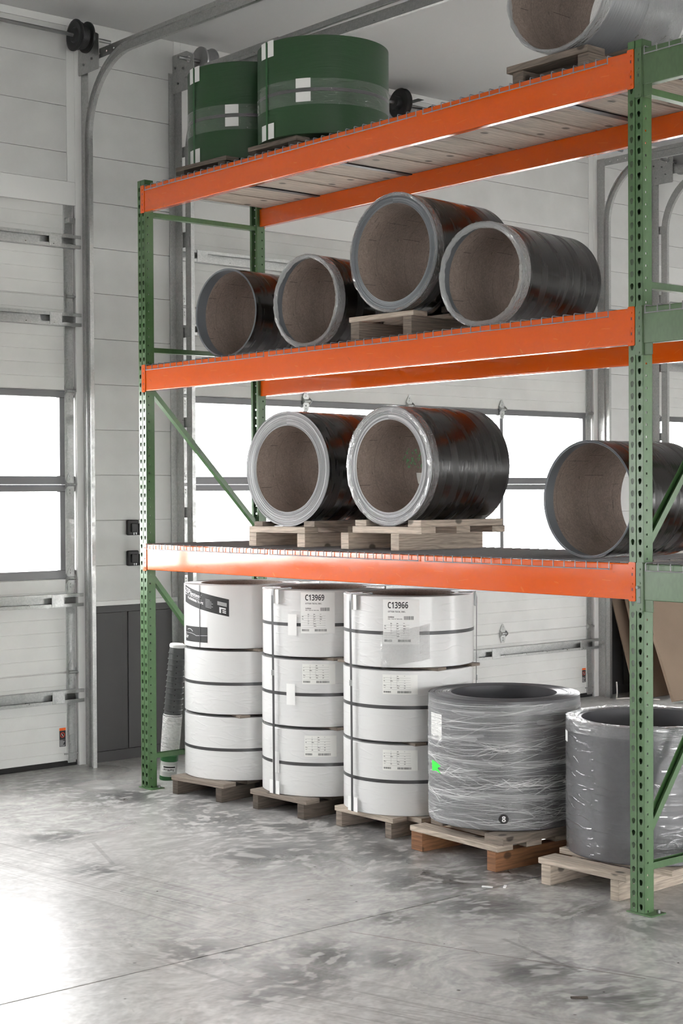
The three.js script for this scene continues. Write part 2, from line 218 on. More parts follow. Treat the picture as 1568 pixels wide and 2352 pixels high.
const M = {
  floor: S({ map: T.floor, roughnessMap: T.floorRough, roughness: 1 }),
  joint: S({ color: '#4b322d', roughness: .9 }),
  siding: S({ color: '#dcdcda', map: T.wallTone, roughness: .55, bumpMap: T.fine, bumpScale: .0002 }),
  wallCore: S({ color: '#b5b5b3', roughness: .9 }),
  trim: S({ color: '#dddddb', roughness: .45 }),
  plaster: S({ color: '#d2d2d0', map: T.wallTone, roughness: .8 }),
  ceiling: S({ color: '#c6c6c5', roughness: .75 }),
  wainscot: S({ color: '#3e3d3d', roughness: .55, bumpMap: T.fine, bumpScale: .0003 }),
  doorPanel: S({ color: '#e2e2df', map: T.wallTone, roughness: .5, bumpMap: T.fine, bumpScale: .0003 }),
  galv: S({ color: '#d3d4d2', map: T.galvTone, roughnessMap: T.galvRough, roughness: .75, metalness: .9 }),
  steel: S({ color: '#8f908f', roughness: .35, metalness: .9 }),
  windowFrame: S({ color: '#6d6d6e', roughness: .4, metalness: .3 }),
  glass: P({ color: '#ffffff', transmission: 1, roughness: .02, thickness: 0, ior: 1.5, metalness: 0 }),
  rubber: S({ color: '#1a1a1a', roughness: .8 }),
  blackPlastic: S({ color: '#222223', roughness: .5 }),
  castIron: S({ color: '#2a2a2b', roughness: .45, metalness: .4 }),
  alu: S({ color: '#a9a9a9', roughness: .4, metalness: .8 }),
  orange: P({ map: T.orange, roughnessMap: T.paintRough, roughness: .5, clearcoat: .5, clearcoatRoughness: .08, bumpMap: T.dents, bumpScale: .0004 }),
  green: P({ color: '#4d7145', map: T.greenTone, roughness: .4, clearcoat: .25, clearcoatRoughness: .25 }),
  greenBeam: P({ color: '#526d4a', map: T.greenTone, roughness: .42, clearcoat: .25, clearcoatRoughness: .25, bumpMap: T.dents, bumpScale: .002 }),
  wireM: S({ color: '#8c8c8d', roughness: .4, metalness: .1 }),
  woodPale: S({ color: '#e2d9ce', map: T.wood, roughness: .8, bumpMap: T.woodBump, bumpScale: .0015 }),
  woodGrey: S({ color: '#a59d95', map: T.wood, roughness: .9, bumpMap: T.woodBump, bumpScale: .002 }),
  woodDark: S({ color: '#6e6760', map: T.wood, roughness: .9, bumpMap: T.woodBump, bumpScale: .002 }),
  woodRed: S({ color: '#a87a58', map: T.wood, roughness: .85, bumpMap: T.woodBump, bumpScale: .0015 }),
  woodPlank: S({ color: '#e6dcd2', map: T.wood, roughness: .8, bumpMap: T.woodBump, bumpScale: .001 }),
  kraft: S({ map: T.kraft, roughness: .9, color: '#e4dedb' }),
  blackWrap: P({ color: '#181513', roughnessMap: T.wrapRough, roughness: 1, bumpMap: T.wrap, bumpScale: .0003 }),
  rimSteel: S({ color: '#dcdddf', map: T.rings, roughness: .45, metalness: .25 }),
  rimGrey: S({ color: '#8b9095', map: T.rings, roughness: .5, metalness: .3 }),
  rimDark: S({ color: '#6f7479', roughness: .5, metalness: .35 }),
  whiteCoil: P({ color: '#dededd', roughness: .35, bumpMap: T.wrinkle, bumpScale: .003, clearcoat: .6, clearcoatRoughness: .12 }),
  whiteBare: P({ color: '#e2e2e1', roughness: .4, clearcoat: .15, clearcoatRoughness: .3 }),
  whiteRim: S({ color: '#cfcfcd', map: T.rings, roughness: .5 }),
  greyCoil: P({ color: '#505053', roughness: .4, clearcoat: .25, clearcoatRoughness: .2 }),
  greyRim: S({ color: '#8f8f92', map: T.rings, roughness: .4, metalness: .2 }),
  greenCoil: P({ color: '#1c4421', roughness: .45, bumpMap: T.wrap, bumpScale: .0006, clearcoat: .25, clearcoatRoughness: .15 }),
  film: P({ color: '#ffffff', transmission: .87, roughness: .1, thickness: 0, ior: 1.45, bumpMap: T.crinkle, bumpScale: .006, side: THREE.DoubleSide }),
  collarFilm: P({ color: '#ffffff', transmission: .72, roughness: .12, thickness: 0, ior: 1.45, bumpMap: T.crinkle, bumpScale: .006, side: THREE.DoubleSide }),
  clearFilm: P({ color: '#ffffff', transmission: .95, roughness: .08, thickness: 0, ior: 1.5, bumpMap: T.wrinkle, bumpScale: .012, side: THREE.DoubleSide }),
  strandFilm: P({ color: '#f3f3f3', roughness: .3, alphaMap: T.strands, transparent: true, side: THREE.DoubleSide }),
  strap: S({ color: '#4a4a4b', roughness: .4, metalness: .4 }),
  paper: S({ color: '#f2f2f0', roughness: .6, side: THREE.DoubleSide }),
  cardboard: S({ color: '#94816f', roughness: .9, map: T.wallTone }),
  cord: S({ color: '#d8d6d0', roughness: .8 }),
  darkPlastic: S({ color: '#3b3d3c', roughness: .5 }),
  capGreen: S({ color: '#1f5a2b', roughness: .45 }),
  soil: S({ color: '#a8a8a5', roughness: .95 }),
  clip: S({ color: '#6f7772', roughness: .5, metalness: .3 }),
  addedPaleGround: S({ color: '#d9d9d5', roughness: 1 }),  // kept pale so the added outer ground throws light back indoors
};

// ---------------------------------------------------------------- setting
const WX = -.927, CEIL = 4.845, ZA = -16.3, ZB = 10.2, XE = 16, JX = 3.078;
const DOORS = [[-.12, 4.15], [-5.22, -.95], [-10.32, -6.05], [4.98, 9.25], [-15.42, -11.15]], DH = 3.66;
{
  const ground = structure('ground'); part(ground, 'concrete_apron', boxAt(-12, WX - .22, -.1, -.02, -60, 60), M.soil); part(ground, 'added_pale_ground', boxAt(-90, -12, -.1, -.02, -60, 60), M.addedPaleGround); part(ground, 'concrete_apron', boxAt(XE + .22, XE + 11, -.1, -.02, -60, 60), M.soil); part(ground, 'added_pale_ground', boxAt(XE + 11, 100, -.1, -.02, -60, 60), M.addedPaleGround);  // pale outer ground is added, unseen, to give the lowest beam its white reflection
  const f = structure('floor');
  const slab = (x0, x1) => { const g = boxAt(x0, x1, -.12, 0, ZA, ZB, .0015); const p = g.attributes.position, uv = g.attributes.uv; for (let i = 0; i < p.count; i++) uv.setXY(i, p.getX(i) - fx0, p.getZ(i) - fz0); return g; };
  part(f, 'slab', slab(WX - .2, JX - .0035), M.floor); part(f, 'slab', slab(JX + .0035, XE), M.floor);
  part(f, 'joint_filler', boxAt(JX - .0035, JX + .0035, -.12, -.003, ZA, ZB), M.joint);
  const c = structure('ceiling'); part(c, 'ceiling_board', boxAt(WX - .2, XE, CEIL, CEIL + .15, ZA, ZB), M.ceiling);
  for (const [n, g] of [['wall_back', boxAt(WX - .2, XE + .2, -.1, CEIL + .15, ZA - .2, ZA)], ['wall_front', boxAt(WX - .2, XE + .2, -.1, CEIL + .15, ZB, ZB + .2)]]) part(structure(n), 'wall_board', g, M.plaster);
  { // facing wall with the same row of doors
    const w = structure('wall_right'); let z = ZA;
    for (const [a, b] of [...DOORS].sort((p, q) => p[0] - q[0])) { part(w, 'pier', boxAt(XE, XE + .2, -.1, CEIL, z, a), M.plaster); part(w, 'header', boxAt(XE, XE + .2, DH - .02, CEIL, a, b), M.plaster); z = b; }
    part(w, 'pier', boxAt(XE, XE + .2, -.1, CEIL, z, ZB), M.plaster);
  }
  // wall with the overhead doors
  const w = structure('wall_left'), rows = []; for (let y = 1.296 - .298; y < CEIL; y += .298) rows.push(y);
  const plank = {};
  const planks = (z0, z1, ya, yb) => { for (const y of rows) { const a = max(y, ya), b = min(y + .298, yb); if (b - a > .02) { const k = [(z1 - z0).toFixed(3), (b - a).toFixed(3)].join(); plank[k] ??= box(.014, b - a - .0022, z1 - z0, .002); part(w, 'siding_plank', plank[k], M.siding, [WX - .006, (a + b) / 2, (z0 + z1) / 2]); } } };
  const edges = [...DOORS].sort((a, b) => a[0] - b[0]); let zp = ZA; const piers = [];
  for (const [a, b] of edges) { piers.push([zp, a]); zp = b; } piers.push([zp, ZB]);
  for (const [a, b] of piers) {
    part(w, 'pier', boxAt(WX - .2, WX - .012, -.1, CEIL, a, b), M.wallCore);
    planks(a + .055, b - .055, 1.04, CEIL);
    for (const z of [a, b - .055]) part(w, 'corner_trim', boxAt(WX - .012, WX + .004, 0, CEIL, z, z + .055, .003), M.trim);
    part(w, 'wainscot_cap', boxAt(WX - .012, WX + .01, 1.03, 1.062, a + .055, b - .055, .003), M.trim);
    part(w, 'wainscot_panel', boxAt(WX - .012, WX - .002, 0, 1.03, a + .055, b - .055), M.wainscot);
    for (const z of [a + .055, b - .095]) part(w, 'wainscot_stile', boxAt(WX - .004, WX + .008, 0, 1.03, z, z + .04, .002), M.wainscot);
    { const m = (a + b) / 2 + .06; for (const [p, q] of [[a + .097, m - .025], [m + .025, b - .097]]) part(w, 'wainscot_board', boxAt(WX - .004, WX + .006, .072, .984, p, q, .003), M.wainscot); }
    for (const [y0, y1] of [[0, .07], [.985, 1.03]]) part(w, 'wainscot_rail', boxAt(WX - .004, WX + .0085, y0, y1, a + .056, b - .056, .002), M.wainscot);
  }
  for (const [a, b] of DOORS) {
    part(w, 'header', boxAt(WX - .2, WX - .012, DH, CEIL, a, b), M.wallCore); planks(a + .06, b - .06, DH + .13, CEIL - .05);
    part(w, 'header_trim', boxAt(WX - .018, WX + .004, DH - .02, DH + .13, a, b, .003), M.trim);
    part(w, 'header_trim', boxAt(WX - .012, WX + .004, CEIL - .05, CEIL, a, b, .003), M.trim);
    for (const z of [a, b - .06]) part(w, 'header_trim', boxAt(WX - .012, WX + .004, DH + .13, CEIL - .05, z, z + .06, .003), M.trim);
  }
}

// ---------------------------------------------------------------- overhead doors (local: x = out of the wall, z = 0 at the +z edge, running to -W)
const DW = 4.27, SH = .61;
function hingeGeo(stem) {
  const pl = rounded([[-.02, -.075], [.02, -.075], [.03, -.03], [.03, -.012], [-.03, -.012], [-.03, -.03]], .006), up = rounded([[-.03, .012], [.03, .012], [.03, .03], [.006, .08], [-.006, .08], [-.03, .03]], .006);
  const l = [prism(pl, .003), prism(up, .003)]; const k = cyl(.011, .07, 10); k.rotateZ(PI / 2); k.translate(0, 0, .012); l.push(k);
  for (const s of [-1, 1]) l.push(prism([[0, -.03], [.03, -.006], [.03, .006], [0, .03]].map(([a, b]) => [a, b]), .003).rotateY(-PI / 2).translate(s * .032 + .0015, 0, 0));
  for (const [x, y] of [[0, -.055], [0, .055], [0, .035], [0, -.035]]) { const b = cyl(.005, .006, 6); b.rotateX(PI / 2); b.translate(x, y, .005); l.push(b); }
  if (stem) { const s = cyl(.0055, .12, 8); s.rotateZ(PI / 2); s.translate(stem * .075, 0, .022); l.push(s); }
  const g = merge(l); g.rotateY(PI / 2); return boxUV(g);
}
const HG = [hingeGeo(0), hingeGeo(1), hingeGeo(-1)];
function panelGeo() { // ribbed insulated section, profile in (x, y) extruded along z
  const p = [[-.045, 0]]; p.push([-.01, 0], [-.01, .002], [-.004, .002], [0, .006]);
  for (let i = 1; i < 7; i++) { const y = i * SH / 7; p.push([0, y - .003], [-.0018, y], [0, y + .003]); }
  p.push([0, SH - .006], [-.004, SH - .002], [-.01, SH - .002], [-.01, SH], [-.045, SH]); return prism(p, DW);
}
const PG = panelGeo(); PG.translate(0, 0, -DW);
function strutGeo() { const p = [[0, 0], [.05, 0], [.05, .022], [.047, .022], [.047, .003], [.003, .003], [.003, .082], [.047, .082], [.047, .063], [.05, .063], [.05, .085], [0, .085]]; const g = prism(p, DW + .06); g.translate(.002, 0, -DW - .03); return g; }
const SG = strutGeo();
const stickerTex = ctex(128, 320, (g, w, h) => { g.fillStyle = '#d9d9d6'; g.fillRect(0, 0, w, h); g.fillStyle = '#e8631f'; g.fillRect(4, 4, w - 8, 44); g.fillStyle = '#26262a'; g.fillRect(4, 50, w - 8, 150); g.strokeStyle = '#e0452a'; g.lineWidth = 9; g.beginPath(); g.arc(64, 122, 38, 0, 7); g.stroke(); g.strokeStyle = '#eee'; g.lineWidth = 8; g.beginPath(); g.moveTo(48, 100); g.lineTo(76, 146); g.stroke(); g.fillStyle = '#26262a'; g.fillRect(4, 202, w - 8, 114); g.fillStyle = '#cfcfcf'; for (let i = 0; i < 9; i++) g.fillRect(12, 212 + i * 11, 60 + (i * 37) % 44, 4); });
const stickerMat = S({ map: stickerTex, roughness: .5 });
function makeDoor(n) {
  const d = structure('door_' + n);
  for (let i = 0; i < 6; i++) {
    const y = i * SH;
    if (i === 2 || i === 3) {
      const rails = [], F = .055, q = (DW - .16) / 4;
      part(d, 'window_rail', boxAt(-.045, .004, y + .0005, y + F, -DW, 0, .003), M.windowFrame);
      part(d, 'window_rail', boxAt(-.045, .004, y + SH - F + .01, y + SH - .0005, -DW, 0, .003), M.windowFrame);
      for (let k = 0; k <= 4; k++) { const z = -.08 - k * q, hw = k % 4 ? .02 : .03; part(d, 'window_stile', boxAt(-.044, .003, y + F, y + SH - F + .01, z - hw, z + hw, .003), M.windowFrame); }
      for (let k = 0; k < 4; k++) { const z = -.08 - k * q; part(d, 'window_pane', boxAt(-.024, -.02, y + F - .004, y + SH - F + .014, z - q + .012, z - .012), M.glass); }
    } else part(d, 'door_section', PG, M.doorPanel, [0, y, 0]);
    for (const [z, s] of [[-.04, 1], [-DW + .04, -1]]) part(d, 'end_stile', boxAt(0, .005, y + .006, y + SH - .006, z - .034, z + .034, .002), M.galv);
    if (i) { [-.04, -.08 - .25 * (DW - .16), -DW / 2, -.08 - .75 * (DW - .16), -DW + .04].forEach((z, k) => part(d, 'hinge', HG[k === 0 ? 2 : k === 4 ? 1 : 0], M.galv, [.006, y, z])); }
  }
  for (const z of [-.04, -DW + .04]) { part(d, 'top_bracket', merge([boxAt(0, .006, 3.46, 3.6, z - .03, z + .03, .002), boxAt(.006, .06, 3.52, 3.555, z - .025, z + .025, .004)]), M.galv); part(d, 'bottom_bracket', merge([boxAt(.004, .01, .02, .2, z - .03, z + .03, .002), boxAt(.01, .02, .075, .085, z - .1, z + .06, .002)]), M.galv); }
  for (const y of [.415, 1.038, 2.855, 3.36]) {
    const s = part(d, 'strut', SG, M.galv, [0, y, 0]);
    for (const z of [-.16, -DW / 2 - .9, -DW + .16, -DW / 2 + .9]) part(s, 'splice_plate', boxAt(.05, .056, .002, .083, z - .045, z + .045, .002), M.galv);
  }
  part(d, 'bottom_seal', boxAt(-.04, .006, -.0, .035, -DW, 0, .004), M.rubber);
  return d;
}
{
  const d1 = makeDoor(1); d1.position.set(WX - .03, .0, DOORS[0][1]);
  // sticker near the far edge
  const st = part(d1, 'warning_sticker', box(.0015, .125, .05), M.doorPanel, [.003, .19, -DW + .105], 'orange and black warning sticker');
  const face = new THREE.PlaneGeometry(.05, .125); face.rotateY(PI / 2); st.geometry = nz(face); st.material = stickerMat; st.position.x = .002;
  [1, 2, 3, 4].forEach((k) => { const d = d1.clone(); d.name = 'door_' + (k + 1); scene.add(d); d.position.z = DOORS[k][1]; });
  DOORS.forEach(([a], k) => { const d = d1.clone(); const up = k === 0 || k === 3 || k === 4; if (up) for (const c of [...d.children]) { const b = new THREE.Box3().setFromObject(c); if (b.max.y > 1.9) d.remove(c); } d.name = 'door_' + (k + 6); scene.add(d); d.rotation.y = PI; d.position.set(XE + .03, up ? 1.83 : 0, a); }); // three of the facing doors are half raised
}
// sticker is part of each door; tracks, angles and drums
function track(zEdge, side, label, run) { // side +1: pier lies on +z of the edge (door runs to -z)
  const t = thing('door_track', label, 'door track', [0, 0, 0], 0, 'overhead door tracks'), s = side;
  const prof = [[.032, 0], [.032, -.028], [.029, -.028], [.029, -.003], [-.029, -.003], [-.029, -.022], [-.032, -.022], [-.032, 0]].map(([n, z]) => [-n, z * s]);
  const path = [[0, .0], [0, 2], [0, 4.05]]; for (let k = 1; k <= 14; k++) { const a = k / 14 * PI / 2; path.push([.5 - .5 * cos(a), 4.05 + .5 * sin(a)]); } path.push([run, 4.55 - .012 * run]);
  const g = sweepXY(s > 0 ? prof : prof.slice().reverse(), path); g.translate(WX + .135, 0, zEdge + s * .035); part(t, 'track', g, M.galv);
  // wall angle and jamb brackets
  const zc = zEdge + s * .05;
  part(t, 'wall_angle', merge([boxAt(WX + .006, WX + .09, 0, 4.62, zc - .0015, zc + .0015), boxAt(WX + .006, WX + .009, 0, 4.62, min(zc, zc + s * .05), max(zc, zc + s * .05))]), M.galv);
  for (let y = .42; y < 4.1; y += .61) part(t, 'bracket', boxAt(WX + .05, WX + .15, y - .035, y + .035, zc - s * .012 - .002, zc - s * .012 + .002, .001), M.galv);
  // perforated angle that carries the horizontal track
  const holes = []; for (let k = 0; k < 12; k++) holes.push(Array.from({ length: 8 }, (_, j) => [.05 + k * .085 + .008 * cos(-j * PI / 4), .03 + .006 * sin(-j * PI / 4)]));
  const a = prism([[0, 0], [1.15, 0], [1.15, .062], [0, .062]], .003, holes); a.translate(WX + .01, 4.555, zc + s * .004); part(t, 'perforated_angle', a, M.galv);
  part(t, 'hanger_channel', boxAt(WX + .55, run - .8, 4.575, 4.61, zc - .012, zc + .012, .003), M.galv);
  return t;
}
track(DOORS[0][0], -1, 'galvanised door track curving up to the ceiling beside the two black wall brackets', 7.5);
track(DOORS[1][1], 1, 'galvanised door track behind the leftmost rack upright, passing behind green coils', 7.5);
track(DOORS[1][0], -1, 'galvanised door track with white cord at its foot, left of leaning sheets', 5.5);
track(DOORS[2][1], 1, 'galvanised door track curving overhead to the right of the near green upright', 5.5);
const shaftY = 4.68, shaftX = WX + .2;
{
  const drumProf = []; drumProf.push([.013, 0], [.098, 0], [.098, .012], [.07, .018]); for (let k = 0; k < 9; k++) drumProf.push([.072 + .0022 * k, .02 + k * .007], [.076 + .0022 * k, .0235 + k * .007]); drumProf.push([.1, .088], [.1, .096], [.085, .1], [.05, .094], [.04, .106], [.013, .106]);
  const DG = lathe(drumProf, 40); DG.translate(0, -.05, 0); DG.rotateX(PI / 2);
  const lab = [['dark cable drum at the end of the shaft above the left overhead door', 'cable drum with a reddish patch behind the left green coil', 'cable drum above the pier seen beyond the near upright']];
  const shafts = [['steel torsion shaft above the left overhead door'], ['steel torsion shaft above the overhead door behind the rack'], ['steel torsion shaft above the far overhead door right of the near upright']];
  DOORS.slice(0, 3).forEach(([a, b], i) => {
    const s = cyl(.0127, b - a + .3, 12); s.rotateX(PI / 2); solo('torsion_shaft', shafts[i][0], 'shaft', s, M.steel, [shaftX, shaftY, (a + b) / 2]);
  });
  for (const [z, flip, l, pz] of [[-.05, 0, lab[0][0], -.15], [-.86 - .16, 1, lab[0][1], -.884], [-6.05 - .1, 1, lab[0][2], -5.984]]) {
    const t = thing('cable_drum', l, 'cable drum', [shaftX, shaftY, z]); const m = part(t, 'drum', DG, i2(flip)); if (flip) m.rotation.y = PI;
    const pl = prism(rounded([[-.19, -.2], [.06, -.2], [.06, .02], [-.02, .06], [-.19, .06]], .01), .004, [Array.from({ length: 10 }, (_, j) => [.024 * cos(-j * PI / 5), .024 * sin(-j * PI / 5)])]);
    part(t, 'bearing_plate', pl, M.galv, [0, 0, pz - z]);
    for (const [x, y] of [[-.15, -.03], [-.12, -.14], [-.02, -.12], [-.06, -.05]]) { const b = cyl(.008, .014, 6); b.rotateX(PI / 2); part(t, 'bolt', b, M.steel, [x, y, pz - z + .006]); }
    if (flip) { const r = part(t, 'paint_mark', patch(.1005, 40 * D2R, 85 * D2R, -.046, -.03, 0, 6).rotateX(PI / 2), S({ color: '#8a3a22', roughness: .7, side: THREE.DoubleSide }), null, 'dull red paint mark'); r.rotation.y = PI; }
  }
  function i2(f) { return f ? M.alu : M.castIron; }
  const h = thing('chain_hoist', 'black chain hoist wheels high on the wall right of the large green coil', 'hoist', [shaftX, shaftY, -2.83]);
  const w1 = lathe([[.02, 0], [.105, 0], [.115, .01], [.1, .025], [.115, .04], [.105, .05], [.02, .05], [.02, 0]], 36).rotateX(PI / 2); part(h, 'wheel', w1, M.castIron);
  part(h, 'hub', lathe([[.015, 0], [.05, 0], [.05, .1], [.015, .1], [.015, 0]], 20).rotateX(PI / 2), M.castIron);
  const w2 = lathe([[.012, 0], [.05, 0], [.056, .012], [.05, .024], [.012, .024], [.012, 0]], 28).rotateX(PI / 2); part(h, 'sprocket', w2, M.blackPlastic, [.085, -.05, -.22]);
  part(h, 'mounting_bracket', merge([boxAt(-.2, .03, -.03, -.02, -.3, .0, .002), boxAt(-.2, -.19, -.16, .06, -.3, .0, .002), boxAt(-.12, .06, .045, .05, -.16, -.1, .002)]), M.steel);
  const sp = []; for (let k = 0; k < 60; k++) { const a = k * PI / 3; sp.push([.032 * cos(a), .032 * sin(a), -.34 - k * .006]); } part(h, 'spring', wire(sp, .0045, 5), M.castIron);
}
// two black charger brackets on the pier
for (const [y, l] of [[1.542, 'upper black plastic tool charger bracket on the white wall pier'], [1.338, 'lower black plastic tool charger bracket on the white wall pier']]) {
  const t = thing('charger_bracket', l, 'charger', [WX + .003, y, -.528], 0, 'chargers on the wall pier');
  part(t, 'housing', boxAt(0, .032, -.05, .052, -.045, .042, .009), M.blackPlastic);
  part(t, 'slide_rail', boxAt(.03, .046, -.03, .03, -.026, .022, .006), M.blackPlastic);
  part(t, 'side_tab', boxAt(.004, .034, -.05, .028, -.062, -.044, .005), M.blackPlastic);
  for (const z of [-.018, -.002]) part(t, 'terminal', boxAt(.032, .036, -.046, -.032, z - .003, z + .003), M.alu);
}

// ---------------------------------------------------------------- pallet rack
const L = 3.741, D = .90, PH = 3.64, PW = .076, PD = .06, LV = [1.465, 2.532, 3.600];
const UNIT = .0508, Y0 = .0056, NU = 71;
function postGeo() {
  const key = []; for (let k = 0; k <= 12; k++) { const a = -25 * D2R + k / 12 * 230 * D2R; key.push([.0088 * cos(a), .004 + .0088 * sin(a)]); } key.push([-.0045, -.011], [-.002, -.0125], [.002, -.0125], [.0045, -.011]); key.reverse();
  const col = prism([[-.0165, -UNIT / 2], [.0165, -UNIT / 2], [.0165, UNIT / 2], [-.0165, UNIT / 2]], .002, [key]);
  const sq = .0045, side = prism([[0, -UNIT / 2], [PD, -UNIT / 2], [PD, UNIT / 2], [0, UNIT / 2]], .002, [[[.0215 - sq, -.019 - sq], [.0215 - sq, -.019 + sq], [.0215 + sq, -.019 + sq], [.0215 + sq, -.019 - sq]]]);
  side.rotateY(PI / 2); // along -z, thickness +x
  const l = [];
  for (let i = 0; i < NU; i++) { const y = Y0 + (i + .5) * UNIT; l.push(col.clone().translate(.0185, y, -.002), col.clone().translate(.0575, y, -.002), side.clone().translate(0, y, 0), side.clone().translate(PW - .002, y, 0)); }
  const YT = Y0 + NU * UNIT;
  for (const [a, b] of [[0, Y0], [YT, PH]]) l.push(boxAt(0, .035, a, b, -.002, 0), boxAt(.041, PW, a, b, -.002, 0), boxAt(0, .002, a, b, -PD, 0), boxAt(PW - .002, PW, a, b, -PD, 0));
  l.push(boxAt(.035, .041, 0, PH, -.006, -.004), boxAt(.0345, .0355, 0, PH, -.006, 0), boxAt(.0405, .0415, 0, PH, -.006, 0));
  l.push(boxAt(0, .002, 0, PH, -.0025, 0), boxAt(PW - .002, PW, 0, PH, -.0025, 0));
  for (const [a, b] of [[0, .02], [PW - .02, PW]]) l.push(boxAt(a, b, 0, PH, -PD, -PD + .002));
  return merge(l);
}
const POST = postGeo();
function frame(x, dir, label) {
  const t = thing('upright_frame', label, 'rack upright', [x, 0, 0]);
  part(t, 'post', POST, M.green);
  const b = part(t, 'post', POST, M.green); b.rotation.y = PI; b.position.set(PW, 0, -D);
  for (const [z0, z1] of [[-.085, .012], [-D - .012, -D + .085]]) {
    part(t, 'foot_plate', boxAt(-.012, PW + .045, 0, .006, z0, z1, .001), M.green);
    const n = cyl(.009, .014, 6); part(t, 'anchor_bolt', n, M.steel, [PW + .028, .013, (z0 + z1) / 2 - .02]);
  }
  const bar = (y0, y1) => { const dz = D - 2 * .05, dy = y1 - y0, len = Math.hypot(dz, dy), ch = prism([[-.019, -.014], [.019, -.014], [.019, .014], [.0165, .014], [.0165, -.0115], [-.0165, -.0115], [-.0165, .014], [-.019, .014]], len); ch.rotateX(-Math.atan2(dy, dz)); ch.rotateY(PI); const g = ch; g.translate(PW / 2, y0, -.05); return boxUV(g); };
  for (const y of [.19, 1.47, 2.63, 3.44]) if (y !== 1.47) part(t, 'horizontal_brace', bar(y, y), M.green);
  const dg = dir > 0 ? [[2.40, 1.56], [1.28, .30]] : [[1.53, 2.5], [.32, 1.36]];
  for (const [a, c] of dg) part(t, 'diagonal_brace', bar(a, c), M.green);
  return t;
}
frame(0, 1, 'green slotted rack upright frame standing beside the grey wainscot');
frame(L, -1, 'green slotted rack upright frame between orange and green beams');
frame(2 * L, 1, 'green slotted rack upright frame at the far end of the green beams');
// beams: step profile in (z, y), y = 0 at the top
function beamProfile() { return rounded([[.001, -.150, .007], [.001, 0, .006], [-.022, 0, .004], [-.022, -.041, .002], [-.041, -.041, .004], [-.041, -.152, .006], [-.003, -.152, .007]], .004); }
const BL = L - PW, BG = (() => { const g = prism(beamProfile().map(([z, y]) => [-z, y]), BL - .002); g.translate(0, 0, .001); g.rotateY(PI / 2); /* (x->-z, z->x) */ return boxUV(g); })();
const keyRow = [.024, .06, .095, .13];
function connector(h) {
  const l = [prism(rounded([[0, -h], [.036, -h], [.036, .006], [0, .006]], .007), .005)];
  return merge(l);
}
const CON = { s: connector(.158), t: connector(.2) }, RIVET = cyl(.0042, .004, 10).rotateX(PI / 2), SLOT = boxAt(-.002, .002, -.006, .006, 0, .001), DOT = cyl(.005, .0012, 12).rotateX(PI / 2);
const clipTex = null;
function beam(x, y, back, mat, tall, label, group, clip) {
  const t = thing('shelf_beam', label, 'rack beam', [x + PW, y, back ? -D : 0], 0, group);
  const g = part(t, 'beam', BG, mat); if (back) { g.rotation.y = PI; g.position.x = BL; }
  const c = tall ? CON.t : CON.s, z = back ? -.004 : 0;
  for (const e of [0, 1]) {
    const x0 = e ? BL : -.036, k = part(t, 'connector', c, mat, [x0, 0, back ? z - .0018 : .0008]);
    if (!back) {
      for (const yy of tall ? [-.022, -.08, -.14, -.188] : [-.02, -.085, -.14]) part(k, 'rivet', RIVET, mat, [.02, yy, .006]);
      for (const yy of [-.045, -.108]) part(k, 'slot', SLOT, M.blackPlastic, [.02, yy, .0048]);
      part(k, 'stamp', merge([boxAt(.012, .0135, -.118, -.092, .005, .0058), boxAt(.012, .026, -.093, -.0915, .005, .0058), boxAt(.012, .026, -.118, -.1165, .005, .0058), boxAt(.0245, .026, -.118, -.092, .005, .0058)]), mat);
    } else for (const yy of [-.03, -.09, -.13]) part(k, 'rivet', RIVET, mat, [.02, yy, -.001]);
    if (tall) part(k, 'side_plate', merge([boxAt(e ? -.003 : .037, e ? -.001 : .039, -.2, 0, -.05, .004, .0008), boxAt(e ? -.05 : .038, e ? -.002 : .084, -.2, -.15, -.006, -.002, .003)]), mat);
  }
  if (clip) part(t, 'safety_clip', merge([boxAt(-.03, -.012, -.165, -.1, .004, .008, .003), boxAt(-.034, -.02, -.105, -.092, .004, .012, .002)]), M.clip, [0, 0, 0], 'dark steel clip');
  return t;
}
const lvName = ['lowest', 'middle', 'top'];
for (let i = 0; i < 3; i++) {
  beam(0, LV[i], false, M.orange, false, `orange front beam of the ${lvName[i]} shelf, left of the near upright`);
  beam(0, LV[i], true, M.orange, false, i === 0 ? 'orange rear beam of the lowest shelf behind the pallets' : `orange rear beam of the ${lvName[i]} shelf, left of the near upright`);
  beam(L, LV[i], false, M.greenBeam, true, `green front beam of the ${lvName[i]} shelf, right of the near upright`, null, i === 0);
  beam(L, LV[i], true, M.orange, false, `orange rear beam of the ${lvName[i]} shelf, right of the near upright`);
}
// wire decks
function deckGeo(w, wobble) {
  const l = [], r = .0026, n = Math.round(w / .0635), R = rng(5 + wobble);
  for (let k = 0; k <= n; k++) { const x = k * w / n; l.push(wire([[x, -.03, .0095], [x, .001, .0105], [x, .0045, .007], [x, .0045, -.93 + .016], [x, -.022, -.93 + .012]], r)); }
  l.push(wire([[0, -.028, .0135], [w * .3, -.027, .0135], [w * .7, -.0285, .0135], [w, -.027, .0135]], r));
  for (let z = -.06; z > -.9; z -= .114) l.push(wire([[0, -.0005, z], [w, -.0005, z]], r));
  return merge(l);
}
const DECKW = [[.095, 1.245], [1.292, 2.455], [2.505, 3.64]], DG3 = DECKW.map(([a, b], i) => deckGeo(b - a, i));
const CHAN = prism([[-.02, -.034], [.02, -.034], [.02, -.0045], [.018, -.0045], [.018, -.032], [-.018, -.032], [-.018, -.0045], [-.02, -.0045]], D - .05); CHAN.translate(0, 0, -D + .025);
